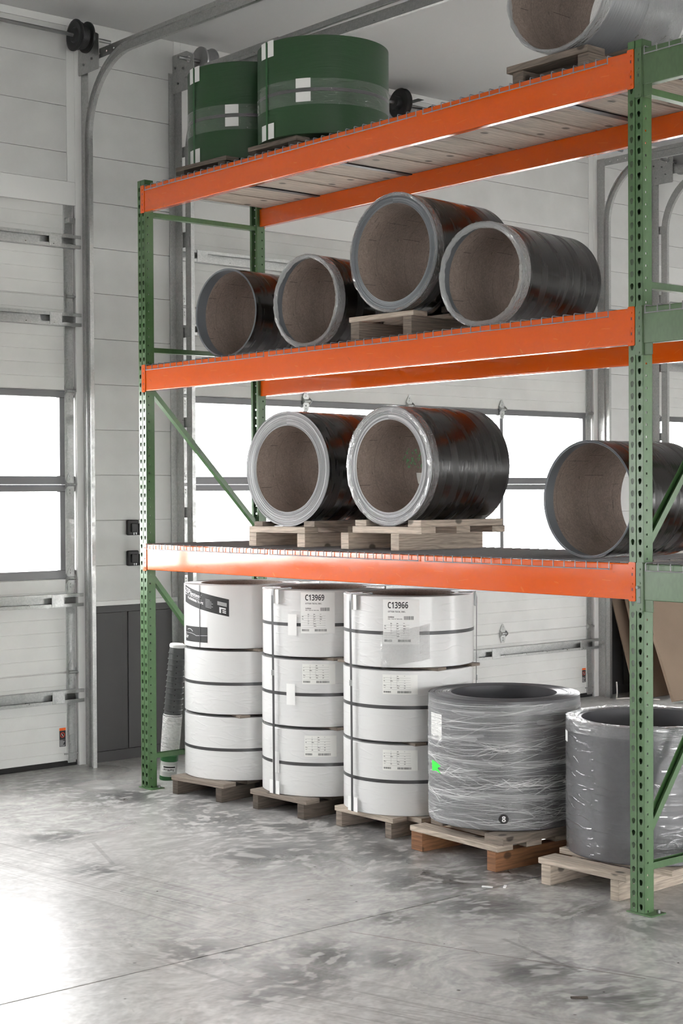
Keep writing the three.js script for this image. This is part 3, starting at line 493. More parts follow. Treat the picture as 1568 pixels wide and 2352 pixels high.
for (const [bx, bay] of [[0, 'left'], [L, 'right']]) for (let i = 0; i < 3; i++) DECKW.forEach(([a, b], k) => {
  if (bx && k) return;
  const where = bx ? 'behind the green beam' : ['by the far upright', 'in mid shelf', 'by the near upright'][k];
  const t = thing('wire_deck', `galvanised wire mesh deck on the ${lvName[i]} shelf ${where}`, 'wire deck', [bx + a, LV[i], 0], 0, 'wire mesh shelf decks');
  const m = part(t, 'wire_grid', DG3[k], M.wireM); m.userData.kind = 'stuff';
  if (i < 2) for (const f of [.12, .5, .88]) part(t, 'support_channel', CHAN, M.galv, [f * (b - a), 0, 0]);
});
// planks under the top decks
{
  const R = rng(3), g = [0, 1, 2].map((k) => { const b = box(D - .055, .028, .255, .003, k * .37, k * .61); b.rotateY(PI / 2); return b; });
  for (let i = 0; i < 26; i++) { const x = .11 + i * .272 + .136; if (x > L - .1 && x < L + .2) continue; const m = solo('shelf_plank', x < L ? 'pale wooden plank seen from below the top shelf, between the orange beams' : 'pale wooden plank seen from below the top shelf, behind green beam', 'plank', g[i % 3], M.woodPlank, [x, LV[2] - .0265, -D / 2], x < L ? 'planks under the top shelf' : 'planks under the top shelf behind the green beam'); m.rotation.y = (R() - .5) * .006; if (x > L + 2) break; }
  const strip = boxAt(-.022, .022, -.0075, 0, -D + .03, -.03, .001);
  for (const [x, l] of [[.655, 'dark steel support strip under the top shelf planks below the green coils'], [3.105, 'dark steel support strip under the top shelf planks by the near upright'], [1.47, 'dark steel support strip under the top shelf planks in mid bay']]) solo('support_strip', l, 'strip', strip, M.castIron, [x, LV[2] - .0405, 0]);
}

// ---------------------------------------------------------------- pallets
// boards are built with their length along x; stringers run along z
function board(len, th, wd, seed) { return box(len, th, wd, .003, seed * .413, seed * .279); }
function pallet(x, y, z, turn, o, label) {
  const t = thing('pallet', label, 'pallet', [x, y, z], turn, o.group), R = rng(o.seed || 1), sh = o.sh ?? .08, th = o.th ?? .027, dl = o.depth ?? .72, w = o.w ?? .43;
  o.str.forEach(([sx, sw], i) => { const g = board(dl, sh, sw, i + o.seed); g.rotateY(PI / 2); part(t, 'stringer', g, o.strMat ?? o.mat, [sx, sh / 2, -dl / 2]); });
  const zs = o.boards ?? [.05, .24, .43, .62];
  zs.forEach((bz, i) => { const bw = o.bw ?? .1, ext = (o.ext?.[i] ?? [0, 0]); const g = board(w + ext[0] + ext[1], th, bw, i * 3 + o.seed); const m = part(t, 'deck_board', g, (o.boardMats?.[i]) ?? o.mat, [(ext[1] - ext[0]) / 2, sh + th / 2, -bz - .0]); m.rotation.y = (R() - .5) * .02; });
  (o.chocks ?? []).forEach(([cx, cw, ch, z0, z1], i) => { const g = board(z1 - z0, ch, cw, i * 5 + 2 + o.seed); g.rotateY(PI / 2); part(t, 'chock', g, o.chockMat ?? o.mat, [cx, sh + th + ch / 2, -(z0 + z1) / 2]); });
  return t;
}
pallet(.50, 0, -.055, 7 * D2R, { seed: 1, str: [[-.19, .046], [.185, .05]], mat: M.woodGrey, strMat: M.woodDark, w: .45 }, 'weathered grey pallet under the white coil stack nearest the far upright');
pallet(1.165, 0, -.13, 3 * D2R, { seed: 2, str: [[-.19, .045], [.19, .054]], mat: M.woodGrey, strMat: M.woodDark, w: .47 }, 'dark worn pallet under the middle white coil stack');
pallet(1.83, 0, -.175, 0, { seed: 3, str: [[-.195, .048], [.195, .048]], mat: M.woodPale, strMat: M.woodGrey, w: .46, ext: [[0, 0], [0, .10], [0, 0], [0, 0]], boards: [.05, .16, .34, .52] }, 'pale splintered pallet under the white coil stack beside the dark coil');
pallet(2.585, 0, -.085, -3 * D2R, { seed: 4, sh: .092, str: [[-.265, .085], [.275, .06]], mat: M.woodPale, strMat: M.woodRed, w: .63, chocks: [[-.23, .09, .04, .1, .68], [.26, .13, .04, .03, .70]], chockMat: M.woodGrey, depth: .78 }, 'reddish brown pallet with pale boards under the film wrapped dark grey coil');
pallet(3.388, 0, -.08, 2 * D2R, { seed: 5, sh: .09, str: [[-.19, .055], [.195, .046]], mat: M.woodPale, strMat: M.woodPale, w: .47, depth: .78, bw: .12, boards: [.06, .28, .5, .72], ext: [[.0, .02], [.06, .1], [0, 0], [0, 0]] }, 'pale pallet under the grey coil behind the near upright');
const dk = (i) => LV[i] + .009;
pallet(1.168, dk(0), -.13, 4 * D2R, { seed: 6, sh: .075, th: .035, str: [[-.199, .062], [.199, .062]], mat: M.woodPale, strMat: M.woodPale, w: .46, depth: .62, boards: [.05, .3, .56], ext: [[0, 0], [0, .08], [0, .08]], chocks: [[-.16, .07, .026, .01, .6], [.264, .085, .032, .0, .6]], chockMat: M.woodGrey }, 'pale pallet with chock timbers under the left coil of the lowest shelf');
pallet(1.942, dk(0), -.13, 2 * D2R, { seed: 7, sh: .086, th: .035, str: [[-.187, .06], [.187, .06]], mat: M.woodPale, strMat: M.woodPale, w: .44, depth: .62, boards: [.05, .3, .56], ext: [[-.09, .16], [0, .16], [0, .16]], chocks: [[-.075, .085, .032, .01, .6], [.328, .095, .034, .0, .6]], chockMat: M.woodPale }, 'pale pallet with chock timbers under the right coil of the lowest shelf');
pallet(2.07, dk(1), -.1, 3 * D2R, { seed: 8, sh: .101, th: .026, str: [[-.187, .062], [.187, .06]], mat: M.woodPale, strMat: M.woodGrey, w: .465, depth: .62, boards: [.05, .3, .56], ext: [[0, 0], [0, .1], [0, .1]], chocks: [[.27, .08, .03, .2, .6], [-.115, .05, .03, .2, .6]], chockMat: M.woodDark }, 'pallet with a pale front board under the tall coil on the middle shelf');
pallet(.382, dk(2), -.19, 3 * D2R, { seed: 9, sh: .085, th: .027, str: [[-.197, .08], [.197, .064]], mat: M.woodGrey, strMat: M.woodDark, w: .48, depth: .7 }, 'grey pallet under the left green coil on the top shelf');
pallet(1.067, dk(2), -.19, 2 * D2R, { seed: 10, sh: .085, th: .027, str: [[-.167, .07], [.167, .05]], mat: M.woodGrey, strMat: M.woodDark, w: .42, depth: .7, ext: [[0, 0], [.06, .06], [.06, .06], [.06, .06]] }, 'grey pallet under the right green coil on the top shelf');
pallet(3.17, dk(2), -.15, 0, { seed: 11, sh: .095, th: .032, str: [[-.197, .066], [.197, .064]], mat: M.woodGrey, strMat: M.woodGrey, w: .46, depth: .66, bw: .12, ext: [[.03, 0], [.03, .1], [.03, .1], [.03, .1]] }, 'rough grey pallet under the plastic wrapped roll on the top shelf');

// ---------------------------------------------------------------- lying coils
// local: axis along -z at height r, open end at z = 0
const lay = (g, r) => { g.rotateX(-PI / 2); g.translate(0, r, 0); return g; };
function faceRings(r0, r1, seed, bulge) { const p = [], n = max(4, Math.round((r1 - r0) / .0035)), R = rng(seed); for (let i = 0; i <= n; i++) { const r = lerp(r0, r1, i / n), j = (R() - .5) * bulge; p.push([r, -j], [lerp(r0, r1, min(1, (i + .5) / n)), -j + bulge * .25]); } return p.slice(0, -1); }
function coil(x, y, z, turn, o, label) {
  const t = thing('coil', label, 'coil', [x, y, z], turn, o.group), { r, ri, len } = o;
  part(t, 'outer_wrap', lay(lathe([[r, 0], [r, len]], 96), r), o.wrap ?? M.blackWrap);
  part(t, 'core', lay(lathe([[ri, len], [ri, 0]], 80), r), M.kraft, null, 'brown fibre core');
  if (o.rimIn) part(t, 'inner_wrap', lay(lathe([[ri + .0005, o.rimIn], [ri - .0015, o.rimIn - .004], [ri - .0015, 0], [ri + .0005, 0]], 80), r), M.rimDark, null, 'grey metal lip inside the core');
  part(t, 'end_face', lay(lathe([[ri - .001, 0], ...faceRings(ri, r, o.seed, o.bulge ?? .002), [r, 0]], 96), r), o.rim, null, 'wound sheet metal edge');
  part(t, 'rear_face', lay(lathe([[r, len], [ri, len]], 64), r), o.rim);
  if (o.collar) part(t, 'film_collar', filmCollar(r, o.collar, o.seed), o.rim === M.rimDark ? M.collarFilm : M.film, null, 'crinkled clear plastic film');
  return t;
}
function filmCollar(r, k, seed) { // crinkled film folded over the rim
  const N = 120, rows = [[1.003, -.05], [1.004, -.02], [1.006, .003], [.985, .008], [.955, .007], [k + .02, .005], [k, -.002]], R = rng(seed), pos = [], idx = [], uv = [], off = R() * 100;
  rows.forEach(([q, z], i) => { for (let j = 0; j <= N; j++) { const a = j / N * 2 * PI, n = noise(j * .31, i * .9 + off, 37, 1000, seed) - .5, m = noise(j * .83, i * .7 + off, 100, 1000, seed + 3) - .5, rr = r * (q + (i > 4 ? .035 : .008) * n + .008 * m * (i > 1 ? 1 : .2)); pos.push(rr * sin(a), r + rr * cos(a), z + (i > 1 ? .007 : .001) * (m + n * .5)); uv.push(a * r, i * .03); } });
  for (let i = 0; i + 1 < rows.length; i++) for (let j = 0; j < N; j++) { const a = i * (N + 1) + j, b = a + N + 1; idx.push(a, a + 1, b, b, a + 1, b + 1); }
  const g = new THREE.BufferGeometry(); g.setAttribute('position', new THREE.Float32BufferAttribute(pos, 3)); g.setAttribute('uv', new THREE.Float32BufferAttribute(uv, 2)); g.setIndex(idx); g.computeVertexNormals(); return nz(g);
}
{
  coil(1.24, dk(0) + .111, -.15, 7.8 * D2R, { r: .315, ri: .237, len: .6, rim: M.rimSteel, seed: 1, bulge: .004 }, 'coil with thick silvery wound edge, left on the lowest shelf');
  const cb = coil(2.07, dk(0) + .1225, -.15, 2.8 * D2R, { r: .305, ri: .236, len: .58, rim: M.rimSteel, seed: 2, bulge: .004, collar: .9 }, 'glossy black coil with silvery edge and green print inside its core');
  coil(3.428, dk(0), -.1, 0, { r: .259, ri: .25, len: .525, rim: M.rimGrey, rimIn: .055, seed: 3 }, 'thin walled coil lying on the lowest shelf behind the near upright');
  coil(.742, dk(1), -.105, 7 * D2R, { r: .252, ri: .243, len: .6, rim: M.rimDark, rimIn: .07, seed: 4 }, 'dark thin walled coil nearest the far upright on the middle shelf');
  coil(1.466, dk(1), -.105, 4.8 * D2R, { r: .249, ri: .238, len: .6, rim: M.rimDark, rimIn: .05, seed: 5, collar: .9 }, 'dark coil with clear film round its rim, beside the raised coil');
  coil(2.155, dk(1) + .129, -.11, 5 * D2R, { r: .297, ri: .246, len: .59, rim: M.rimGrey, seed: 6, bulge: .0015, collar: .955 }, 'large coil with blue grey edge raised on a pallet on the middle shelf');
  coil(2.776, dk(1), -.105, 7.9 * D2R, { r: .248, ri: .236, len: .645, rim: M.rimDark, rimIn: .06, seed: 7, collar: .88 }, 'glossy black streaked coil with torn film at its rim, middle shelf near upright');
  // green print and white slip in the core of the second coil
  const tx = ctex(256, 256, (g, w, h) => { g.clearRect(0, 0, w, h); const R = rng(9); g.fillStyle = '#6fae78'; for (let i = 0; i < 26; i++) { const x = 30 + R() * 190, y = 20 + R() * 200; g.beginPath(); g.moveTo(x, y); for (let k = 0; k < 5; k++) g.lineTo(x + (R() - .3) * 60, y + (R() - .5) * 40); g.fill(); } });
  const pm = S({ map: tx, transparent: true, roughness: .7, side: THREE.DoubleSide });
  part(cb, 'green_print', lay(patch(.2345, -92 * D2R, -56 * D2R, .32, .52, 0, 12, true), .305), pm, null, 'green printed leaf marks');
  part(cb, 'paper_slip', lay(patch(.2345, -112 * D2R, -97 * D2R, .44, .53, 0, 6, true), .305), M.paper, null, 'white paper slip');
}
// grey roll in loose film on the top shelf
{
  const y = dk(2) + .1295, r = .285, t = thing('coil', 'plastic wrapped grey roll on a rough pallet on the top shelf', 'coil', [3.225, y, -.14], 4 * D2R);
  part(t, 'outer_wrap', lay(lathe([[r, 0], [r, .6]], 96), r), P({ color: '#8b8d90', roughness: .4, bumpMap: T.wrap, bumpScale: .002, clearcoat: .7, clearcoatRoughness: .1 }));
  part(t, 'core', lay(lathe([[.27, .6], [.27, 0]], 80), r), M.kraft, null, 'brown fibre core');
  part(t, 'end_face', lay(lathe([[.27, 0], [r, 0]], 96), r), M.rimDark); part(t, 'rear_face', lay(lathe([[r, .6], [.27, .6]], 64), r), M.rimDark);
  part(t, 'film_collar', filmCollar(r, .93, 12), M.collarFilm, null, 'crinkled clear plastic film');
  // loose bag of film round the rear half
  const N = 80, Mr = 16, pos = [], idx = [], uv = [];
  for (let i = 0; i <= Mr; i++) for (let j = 0; j <= N; j++) { const a = j / N * 2 * PI, s = i / Mr, n = noise(j * .4, i * .7, 32, 64, 5) - .5, m = noise(j * 1.3, i * .35, 104, 64, 8) - .5, rr = r * (1.015 + .1 * sin(s * PI) + .16 * n * sstep(0, .3, s) + .07 * m); pos.push(rr * sin(a), max(.006, r + rr * cos(a)), -.3 - s * .42); uv.push(a * r, s * .5); }
  for (let i = 0; i < Mr; i++) for (let j = 0; j < N; j++) { const a = i * (N + 1) + j, b = a + N + 1; idx.push(a, b, a + 1, a + 1, b, b + 1); }
  const g = new THREE.BufferGeometry(); g.setAttribute('position', new THREE.Float32BufferAttribute(pos, 3)); g.setAttribute('uv', new THREE.Float32BufferAttribute(uv, 2)); g.setIndex(idx); g.computeVertexNormals(); part(t, 'film_bag', nz(g), M.film, null, 'loose crumpled clear film');
}

// ---------------------------------------------------------------- standing coils
function standing(name, x, y, z, turn, o, label) {
  const t = thing(name, label, 'coil', [x, y, z], turn, o.group), { r, ri, h } = o;
  part(t, 'outer_wrap', lathe([[r - .003, 0], [r, .003], [r, h - .003], [r - .003, h]], 112), o.wrap);
  part(t, 'core', lathe([[ri, h], [ri, 0]], 80), o.core ?? M.kraft);
  part(t, 'end_face', lathe([[r - .003, h], ...faceRings(ri, r - .004, o.seed ?? 1, o.bulge ?? .002).reverse().map(([a, b]) => [a, h - b]), [ri, h]], 112), o.rim);
  part(t, 'bottom_face', lathe([[ri, 0], [r - .003, 0]], 80), o.rim);
  if (o.band) part(t, 'steel_band', lathe([[r + .0005, o.band], [r + .0022, o.band + .001], [r + .0022, o.band + .017], [r + .0005, o.band + .018]], 112), M.strap, null, 'dark steel banding');
  return t;
}
const WR = .345, WI = .245, WH = .364, GAP = .0175, base = .108;
const STK = [[.43, -.44, 53.4], [1.128, -.49, 50.5], [1.826, -.5, 47.4]];
const stackName = ['stack nearest the far upright', 'middle stack', 'stack beside the dark grey coil'], tier = ['bottom', 'middle', 'top'];
const WJ = [[[0, 0], [.002, 0], [0, 0]], [[-.002, 0], [0, 0], [.002, -.005]], [[0, 0], [.002, 0], [.01, .002]]];
const whites = STK.map(([x, z], s) => [0, 1, 2].map((k) => standing('sheet_coil', x + WJ[s][k][0], base + k * (WH + GAP), z + WJ[s][k][1], 0, { r: WR, ri: WI, h: WH, wrap: s === 0 && k === 2 ? M.whiteBare : M.whiteCoil, rim: M.whiteRim, core: M.kraft, band: s === 0 && k === 2 ? 0 : WH * .46, seed: s * 3 + k, group: 'white sheet metal coils on the floor pallets' },
  s === 0 && k === 2 ? 'top white coil with black printed tape labels, stack nearest the far upright' : s > 0 && k === 2 ? `top white coil with large code label, ${stackName[s]}` : `${tier[k]} white coil with steel band, ${stackName[s]}`)));
// wooden spacers between the tiers
{
  const g = [board(.7, GAP - .0015, .07, 1), board(.68, GAP - .0015, .07, 2), board(.7, GAP - .0015, .07, 3)];
  STK.forEach(([x, z], s) => { for (const k of [0, 1]) { const y = base + (k + 1) * WH + k * GAP + GAP / 2; [[-.14, 0], [.14, 1]].forEach(([o, v]) => { const a = (s * 31 + k * 17) % 20 * D2R - 12 * D2R, m = solo('wood_spacer', `thin wooden spacer board ${k ? 'under the top coil' : 'on the bottom coil'} of the ${stackName[s]}`, 'board', g[s === 2 && k && v ? 2 : v], M.woodGrey, [x + o * sin(a), y, z + o * cos(a)], `spacers in the ${stackName[s]}`); m.rotation.y = a; }); } });
}
// printed labels
const R0 = rng(55);
function form(g, x, y, w, h) { g.fillStyle = '#1c1c1c'; const r = rng(fl(x + y * 3 + w)); for (let i = 0; i < 6; i++) { const yy = y + i * h / 6; g.fillRect(x, yy + h / 6 - 2, w, 1.2); for (let k = 0; k < 4; k++) if (r() < .75) { g.fillRect(x + k * w / 4 + 4, yy + 5, 14 + r() * 16, 3.5); if (r() < .6) g.fillRect(x + k * w / 4 + 4, yy + 12, 18 + r() * 24, 5); } } g.fillRect(x + w * .5, y, 1.2, h * .8); g.fillRect(x + w * .28, y, 1.2, h * .8); }
function bars(g, x, y, w, h, s) { const r = rng(s); g.fillStyle = '#141414'; for (let i = 0; i < w;) { const b = 1 + fl(r() * 3.5); g.fillRect(x + i, y, b, h); i += b + 1 + fl(r() * 3); } }
const codeTex = (code) => ctex(512, 640, (g, w, h) => {
  g.fillStyle = '#f4f4f2'; g.fillRect(0, 0, w, h); g.fillStyle = '#121212';
  g.save(); g.translate(66, 124); g.scale(.9, 1.3); g.font = 'bold 96px sans-serif'; g.fillText(code, 0, 0); g.restore();
  g.font = 'bold 30px sans-serif'; g.fillText('OTTER TECH, INC.', 72, 184); g.font = 'bold 32px sans-serif'; g.fillText('S4904', 72, 262); g.font = 'bold 17px sans-serif'; g.fillText('W40 - TECH 14" WHI-COIL', 72, 284); bars(g, 300, 236, 130, 52, 4);
  form(g, 14, 330, 360, 220); bars(g, 18, 572, 110, 34, 6); bars(g, 210, 570, 180, 36, 8);
});
const formTex = ctex(512, 320, (g, w, h) => { g.fillStyle = '#efefeb'; g.fillRect(0, 0, w, h); form(g, 12, 14, 400, 230); bars(g, 16, 268, 110, 30, 16); bars(g, 220, 266, 200, 34, 18); });
const flashTex = ctex(1024, 300, (g, w, h) => {
  g.fillStyle = '#2a2a2b'; g.fillRect(0, 0, w, h); g.fillStyle = '#f4f4f4';
  g.font = 'italic bold 124px sans-serif'; g.fillText('ZIP', 6, 118); g.font = 'italic bold 84px sans-serif'; g.fillText('System', 196, 118); g.font = '26px sans-serif'; g.fillText('™', 500, 66);
  g.fillRect(0, 140, 90, 14); g.fillRect(130, 136, 390, 5); g.font = 'bold 58px sans-serif'; g.fillText('FLASHING TAPE', 120, 206);
  g.font = '20px sans-serif'; for (let i = 0; i < 6; i++) { g.globalAlpha = .6; g.fillRect(600, 92 + i * 26, 90 + (i * 29) % 60, 9); } g.globalAlpha = 1; g.fillStyle = '#a9a9a9'; g.fillRect(826, 74, 160, 66); g.fillStyle = '#e6e6e6'; g.fillRect(860, 168, 110, 26); g.fillRect(860, 168, 30, 100); g.fillRect(914, 210, 60, 18); g.fillRect(914, 240, 60, 18);
});
const stripTex = ctex(512, 256, (g, w, h) => { g.fillStyle = '#2a2a2b'; g.fillRect(0, 0, w, h); g.strokeStyle = '#eee'; g.lineWidth = 8; g.beginPath(); g.moveTo(70, 62); g.quadraticCurveTo(160, 20, 220, 84); g.stroke(); g.lineWidth = 5; g.beginPath(); g.moveTo(0, 118); g.quadraticCurveTo(200, 96, 300, 150); g.lineTo(512, 140); g.stroke(); g.fillStyle = '#eee'; const q = rng(8); for (let i = 0; i < 9; i++) { g.fillRect(18 + (i % 5) * 17, 160 + (i > 4 ? 24 : 0), 12, 15 + 4 * q()); } g.fillRect(18, 140, 24, 9); });
const lm = (t) => S({ map: t, roughness: .55, side: THREE.DoubleSide });
const e = .0022;
{
  const c69 = lm(codeTex('C13969')), c66 = lm(codeTex('C13966')), fm = lm(formTex);
  part(whites[1][2], 'code_label', patch(WR + e + .002, (50.5 - 21) * D2R, (50.5 + 10) * D2R, .13, WH - .01), c69, null, 'white code label');
  part(whites[2][2], 'code_label', patch(WR + e + .002, (47.4 - 22) * D2R, (47.4 + 9) * D2R, .12, WH - .015), c66, null, 'white code label');
  for (const [s, k, a0, a1, y0, y1] of [[1, 1, -19, 11, .235, .345], [1, 0, -17, 12, .22, .335], [2, 1, -22, 8, .245, .345], [2, 0, -22, 8, .235, .34]]) part(whites[s][k], 'form_label', patch(WR + e + .002, (STK[s][2] + a0) * D2R, (STK[s][2] + a1) * D2R, y0, y1), fm, null, 'pale printed form label');
  part(whites[0][2], 'tape_label', patch(WR + .0015, -20 * D2R, 41 * D2R, .222, .322, .075), lm(flashTex), null, 'black printed tape label');
  part(whites[0][2], 'tape_label', patch(WR + .0015, -19 * D2R, 18 * D2R, .03, .12), lm(stripTex), null, 'short black printed label');
  part(whites[0][2], 'seam', patch(WR + .0035, 8 * D2R, 9 * D2R, 0, WH, 0, 1), M.strap, null, 'thin dark cord');
  { // loose torn flap of film over the label of the third stack
    const g = patch(WR + .008, (47.4 - 24) * D2R, (47.4 + 18) * D2R, .02, .2, -.05, 26), p = g.attributes.position;
    for (let i = 0; i < p.count; i++) { const n = noise(p.getX(i) * 60 + 9, p.getY(i) * 45 + 3, 512, 512, 3) - .5, k = 1 + .035 * n; p.setXYZ(i, p.getX(i) * k, p.getY(i) + .01 * n, p.getZ(i) * k); }
    g.computeVertexNormals(); part(whites[2][2], 'film_flap', g, M.film, null, 'loose torn flap of clear film');
  }
  // board corners caught under the bands
  for (const [s, k, a] of [[1, 2, 21], [1, 1, 20], [1, 0, 2]]) { const m = part(whites[s][k], 'edge_guard', patch(WR + .006, (a - 4.5) * D2R, (a + 4.5) * D2R, WH * .46 - .05, WH * .46 + .066, 0, 3), M.paper, null, 'white card guard under the band'); }
}
// vertical straps round two of the stacks
function stackStrap(s, a, label) {
  const [x, z] = STK[s], t = thing('steel_strap', label, 'strap', [x, 0, z], a * D2R), H = base + 3 * WH + 2 * GAP, w = .0085;
  const band = (pts) => { const g = []; for (let i = 0; i + 1 < pts.length; i++) { const [z0, y0] = pts[i], [z1, y1] = pts[i + 1], l = Math.hypot(z1 - z0, y1 - y0), b = box(w * 2, .0015, l + .001); b.rotateX(-Math.atan2(y1 - y0, z1 - z0)); b.translate(0, (y0 + y1) / 2, (z0 + z1) / 2); g.push(b); } return boxUV(merge(g)); };
  part(t, 'band', band([[WI - .012, H * .5], [WI - .012, H + .006], [WR + .021, H + .006], [WR + .026, H - .03], [WR + .022, H * .62], [WR + .02, H * .3], [WR + .02, base + .002]]), M.strap);
  part(t, 'seal', box(.021, .03, .004, .001), M.steel, [0, H * .63, WR + .025]);
  for (const y of [H, base]) { const up = y === H; part(t, 'edge_protector', merge([boxAt(-.042, .042, up ? H - .075 : base + .001, up ? H + .0045 : base + .075, WR + .0145, WR + .018, .001), ...(up ? [boxAt(-.042, .042, H + .0018, H + .0045, WR - .075, WR + .018, .001)] : [])]), M.paper, null, 'bent white edge protector'); }
  return t;
}
stackStrap(1, 2, 'dark steel strap running down the front of the middle white stack');
stackStrap(1, 152, 'dark steel strap on the rear of the middle white stack');
stackStrap(2, 143, 'dark steel strap on the rear of the white stack beside the dark coil');
stackStrap(2, -6, 'dark steel strap running down the white stack beside the dark coil');
// dark grey coil under torn film
{
  const t = standing('sheet_coil', 2.556, .16, -.475, 0, { r: .374, ri: .262, h: .615, wrap: M.greyCoil, rim: M.greyRim, core: M.greyCoil, seed: 21, bulge: .005 }, 'dark grey coil wrapped in torn whitish film with an 8 ball sticker'.replace('8 ball', 'round numbered'));
  part(t, 'film', lathe([[.3775, .004], [.3775, .6]], 112), M.strandFilm, null, 'torn whitish stretch film');
  part(t, 'film_hem', (() => { const g = filmCollar(.374, .97, 31); g.translate(0, -.374, 0); g.rotateX(PI / 2); g.scale(1, .55, 1); g.translate(0, .012, 0); return g; })(), M.film, null, 'bunched film at the foot');
  const n8 = ctex(128, 128, (g) => { g.fillStyle = '#1a1717'; g.beginPath(); g.arc(64, 64, 63, 0, 7); g.fill(); g.fillStyle = '#f2f2f2'; g.font = 'bold 104px sans-serif'; g.textAlign = 'center'; g.fillText('8', 64, 101); });
  part(t, 'number_sticker', patch(.3795, (43.5 - 3.5) * D2R, (43.5 + 3.5) * D2R, .035, .081, 0, 6), S({ map: n8, transparent: true, roughness: .4, side: THREE.DoubleSide }), null, 'round black sticker with a white 8');
  const lt = lm(formTex);
  part(t, 'paper_label', patch(.3765, -27 * D2R, -9 * D2R, .40, .53, 0, 8), lt, null, 'white label under the film');
  const gt = ctex(128, 128, (g, w) => { g.clearRect(0, 0, w, w); g.fillStyle = '#37f04a'; g.beginPath(); g.moveTo(4, 6); g.lineTo(66, 14); g.lineTo(120, 40); g.lineTo(84, 70); g.lineTo(122, 116); g.lineTo(70, 96); g.lineTo(8, 112); g.closePath(); g.fill(); });
  part(t, 'spray_mark', patch(.3788, -25 * D2R, -9 * D2R, .235, .30, 0, 6), S({ map: gt, transparent: true, roughness: .7, side: THREE.DoubleSide }), null, 'bright green paint mark');
}
// grey coil in shiny film behind the near upright
{
  const t = standing('sheet_coil', 3.362, .117, -.585, 0, { r: .37, ri: .3, h: .606, wrap: M.greyCoil, rim: M.greyRim, core: M.greyCoil, seed: 23 }, 'grey coil in shiny clear film behind the near upright');
  part(t, 'film', lathe([[.3735, .006], [.3735, .612]], 112), M.clearFilm, null, 'shiny clear stretch film');
  part(t, 'film_edge', (() => { const g = filmCollar(.371, .86, 33); g.translate(0, -.371, 0); g.rotateX(-PI / 2); g.translate(0, .606, 0); return g; })(), M.film, null, 'ragged film at the top rim');
  part(t, 'core_lining', lathe([[.299, .52], [.296, .515], [.296, .0]], 80), M.kraft);
  part(t, 'paper_label', patch(.375, -42 * D2R, -34 * D2R, .5, .55, 0, 3), M.paper);
}
// green coils on the top shelf
for (const [x, z, r, h, lab, sA, sh] of [[.345, -.56, .354, .565, 'left green coil standing on the top shelf by the far upright', 0, 0], [1.115, -.525, .371, .535, 'right, larger green coil standing on the top shelf', 0, 1]]) {
  const y = dk(2) + .112, t = standing('sheet_coil', x, y, z, 0, { r, ri: .25, h, wrap: M.greenCoil, rim: M.greenCoil, seed: 41 }, lab);
  const pc = Math.atan2(7.98 - x, 5.166 - z), a = pc - (sh ? 56 : 60) * D2R;
  part(t, 'strap', patch(r + .006, a - 1.2 * D2R, a + 1.2 * D2R, 0, h + .004, 0, 2), M.capGreen, null, 'dark green strap');
  for (const [y0, y1] of [[0, .085], [h - .085, h + .005]]) for (const d of [-5.6, 5.6]) part(t, 'edge_protector', patch(r + .004, a + (d - 4) * D2R, a + (d + 4) * D2R, y0, y1, 0, 3), M.paper, null, 'white edge protector');
  part(t, 'steel_band', lathe([[r + .0005, h * .43], [r + .002, h * .43 + .001], [r + .002, h * .43 + .018], [r + .0005, h * .43 + .019]], 96), M.strap);
  const b = pc - (sh ? 17 : 14) * D2R; for (const [y0, y1] of [[h * .43 - .055, h * .43 - .002], [h * .43 + .02, h * .43 + .072]]) part(t, 'edge_guard', patch(r + .004, b - 6.5 * D2R, b + 6.5 * D2R, y0, y1, 0, 4), M.paper, null, 'white card guard');
  part(t, 'film', lathe([[r + .003, h * .3], [r + .003, h * .56]], 96), M.clearFilm, null, 'band of clear film');
}

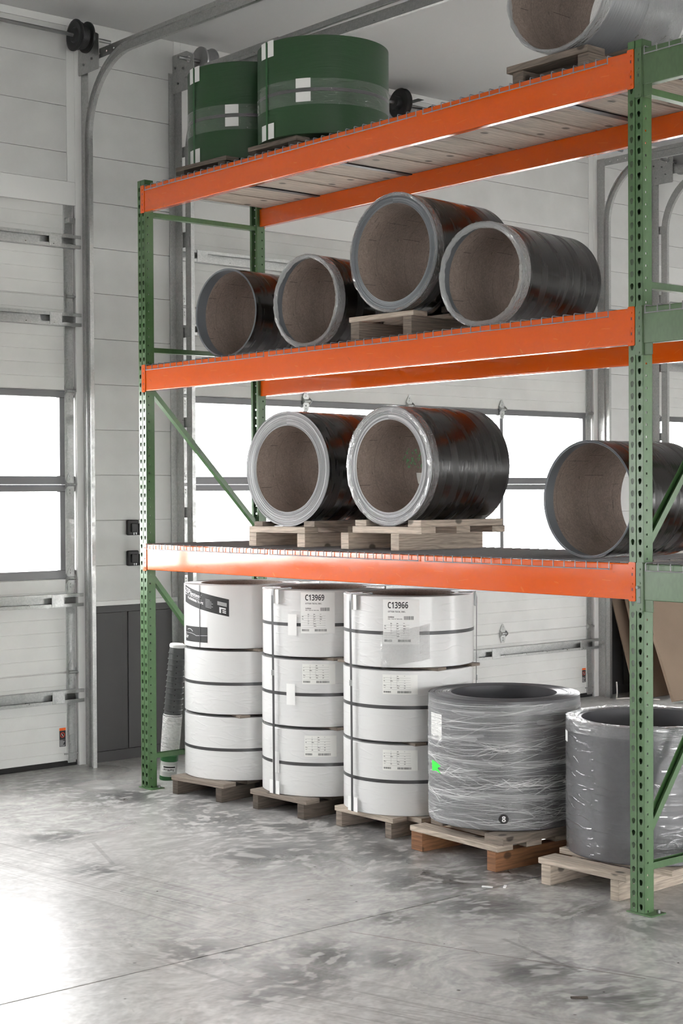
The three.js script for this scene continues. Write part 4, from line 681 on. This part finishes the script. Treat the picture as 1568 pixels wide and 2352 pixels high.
// ---------------------------------------------------------------- odds and ends
{ // leaning column of nested cups and cans behind the far upright
  const t = thing('cup_column', 'leaning column of nested dark cups and cans behind the far upright', 'cup stack', [-.12, .0, -.27]); t.rotation.z = -5.2 * D2R; t.rotation.x = -2 * D2R;
  part(t, 'base_can', lathe([[0, 0], [.05, 0], [.052, .004], [.052, .14], [.046, .15], [0, .15]], 32), S({ color: '#c5c5c2', roughness: .5 }));
  part(t, 'green_rim', lathe([[.0525, 0], [.0535, .002], [.0535, .024], [.0525, .026]], 32), M.capGreen); part(t, 'green_cap', lathe([[.0535, .118], [.055, .12], [.055, .152], [.05, .16]], 32), M.capGreen);
  const bt = ctex(256, 64, (g, w, h) => { g.fillStyle = '#e8e8e6'; g.fillRect(0, 0, w, h); g.fillStyle = '#171717'; g.fillRect(40, 8, 200, 14); const q = rng(3); for (let i = 0; i < 9; i++) g.fillRect(34 + i * 21, 30 + 6 * q(), 8 + 8 * q(), 8 + 14 * q()); });
  part(t, 'can_label', patch(.0528, 0, 110 * D2R, .055, .095, 0, 8), lm(bt));
  part(t, 'paper_wrap', lathe([[.05, .16], [.058, .17], [.06, .4], [.056, .41]], 24), S({ color: '#d4d4d1', roughness: .7, bumpMap: T.crinkle, bumpScale: .01 }), null, 'torn paper wrapping');
  for (let i = 0; i < 12; i++) { const y = .405 + i * .035, r = .056 - i * .0004; part(t, 'cup', lathe([[r - .004, y - .004], [r + .004, y - .004], [r + .004, y - .001], [r, y + .001], [r - .004, y + .036], [r - .008, y + .036]], 24), M.darkPlastic); }
  for (let i = 0; i < 11; i++) part(t, 'peg_hole', cyl(.004, .004, 8).rotateX(PI / 2).rotateY(60 * D2R), M.rubber, [.046 - i * .0003, .428 + i * .035, .027]);
  part(t, 'top_lid', lathe([[.05, .826], [.051, .84], [.047, .846], [0, .847]], 24), S({ color: '#e6e6e4', roughness: .5 }));
}
{ // sheets leaning on the pier past the middle door
  const sheet = (x0, lean, hgt, z0, z1, lab, mat, th = .02) => { const m = solo('leaning_sheet', lab, 'sheet', boxUV(box(th, hgt, z1 - z0, .002).translate(th / 2, hgt / 2, 0)), mat, [x0, .012, (z0 + z1) / 2], 'sheets leaning by the far wall'); m.rotation.z = lean * D2R; };
  sheet(-.60, 17.5, .96, -5.92, -5.36, 'brown sheet leaning on the wall, innermost of the row', M.cardboard, .012);
  sheet(-.49, 16, 1.28, -5.92, -5.38, 'brown sheet leaning on the wall, second of the row', M.cardboard, .03);
  sheet(-.19, 21, 1.28, -6.7, -5.33, 'pale brown sheet leaning outermost in the row by the wall', M.cardboard, .03);
}
{ // cord at the foot of the middle door
  const p = [[-.725, .14, -5.27], [-.72, .05, -5.27], [-.7, .012, -5.24], [-.66, .008, -5.2], [-.62, .008, -5.3], [-.5, .008, -5.34], [-.38, .008, -5.42]];
  const c = new THREE.CatmullRomCurve3(p.map((q) => new THREE.Vector3(...q))).getPoints(40).map((q) => [q.x, max(.008, q.y), q.z]);
  solo('pull_cord', 'white pull cord trailing on the floor at the foot of door track', 'cord', wire(c, .007, 6), M.cord);
}
for (const [x, z, l, a, m] of [[3.06, .16, .05, .5, M.paper], [3.11, .10, .04, 2.2, M.paper], [4.35, 1.02, .06, .9, M.woodDark]]) { const g = box(l, .006, .012, .001); const o = solo('floor_scrap', m === M.paper ? 'tiny white scrap lying on the floor joint' : 'small dark wood chip lying on the bare floor', 'scrap', g, m, [x, .0035, z], m === M.paper ? 'white scraps at the joint' : undefined); o.rotation.y = a; }

scene.traverse((o) => { if (o.isMesh) { o.castShadow = true; o.receiveShadow = true; } });
renderer.render(scene, camera);
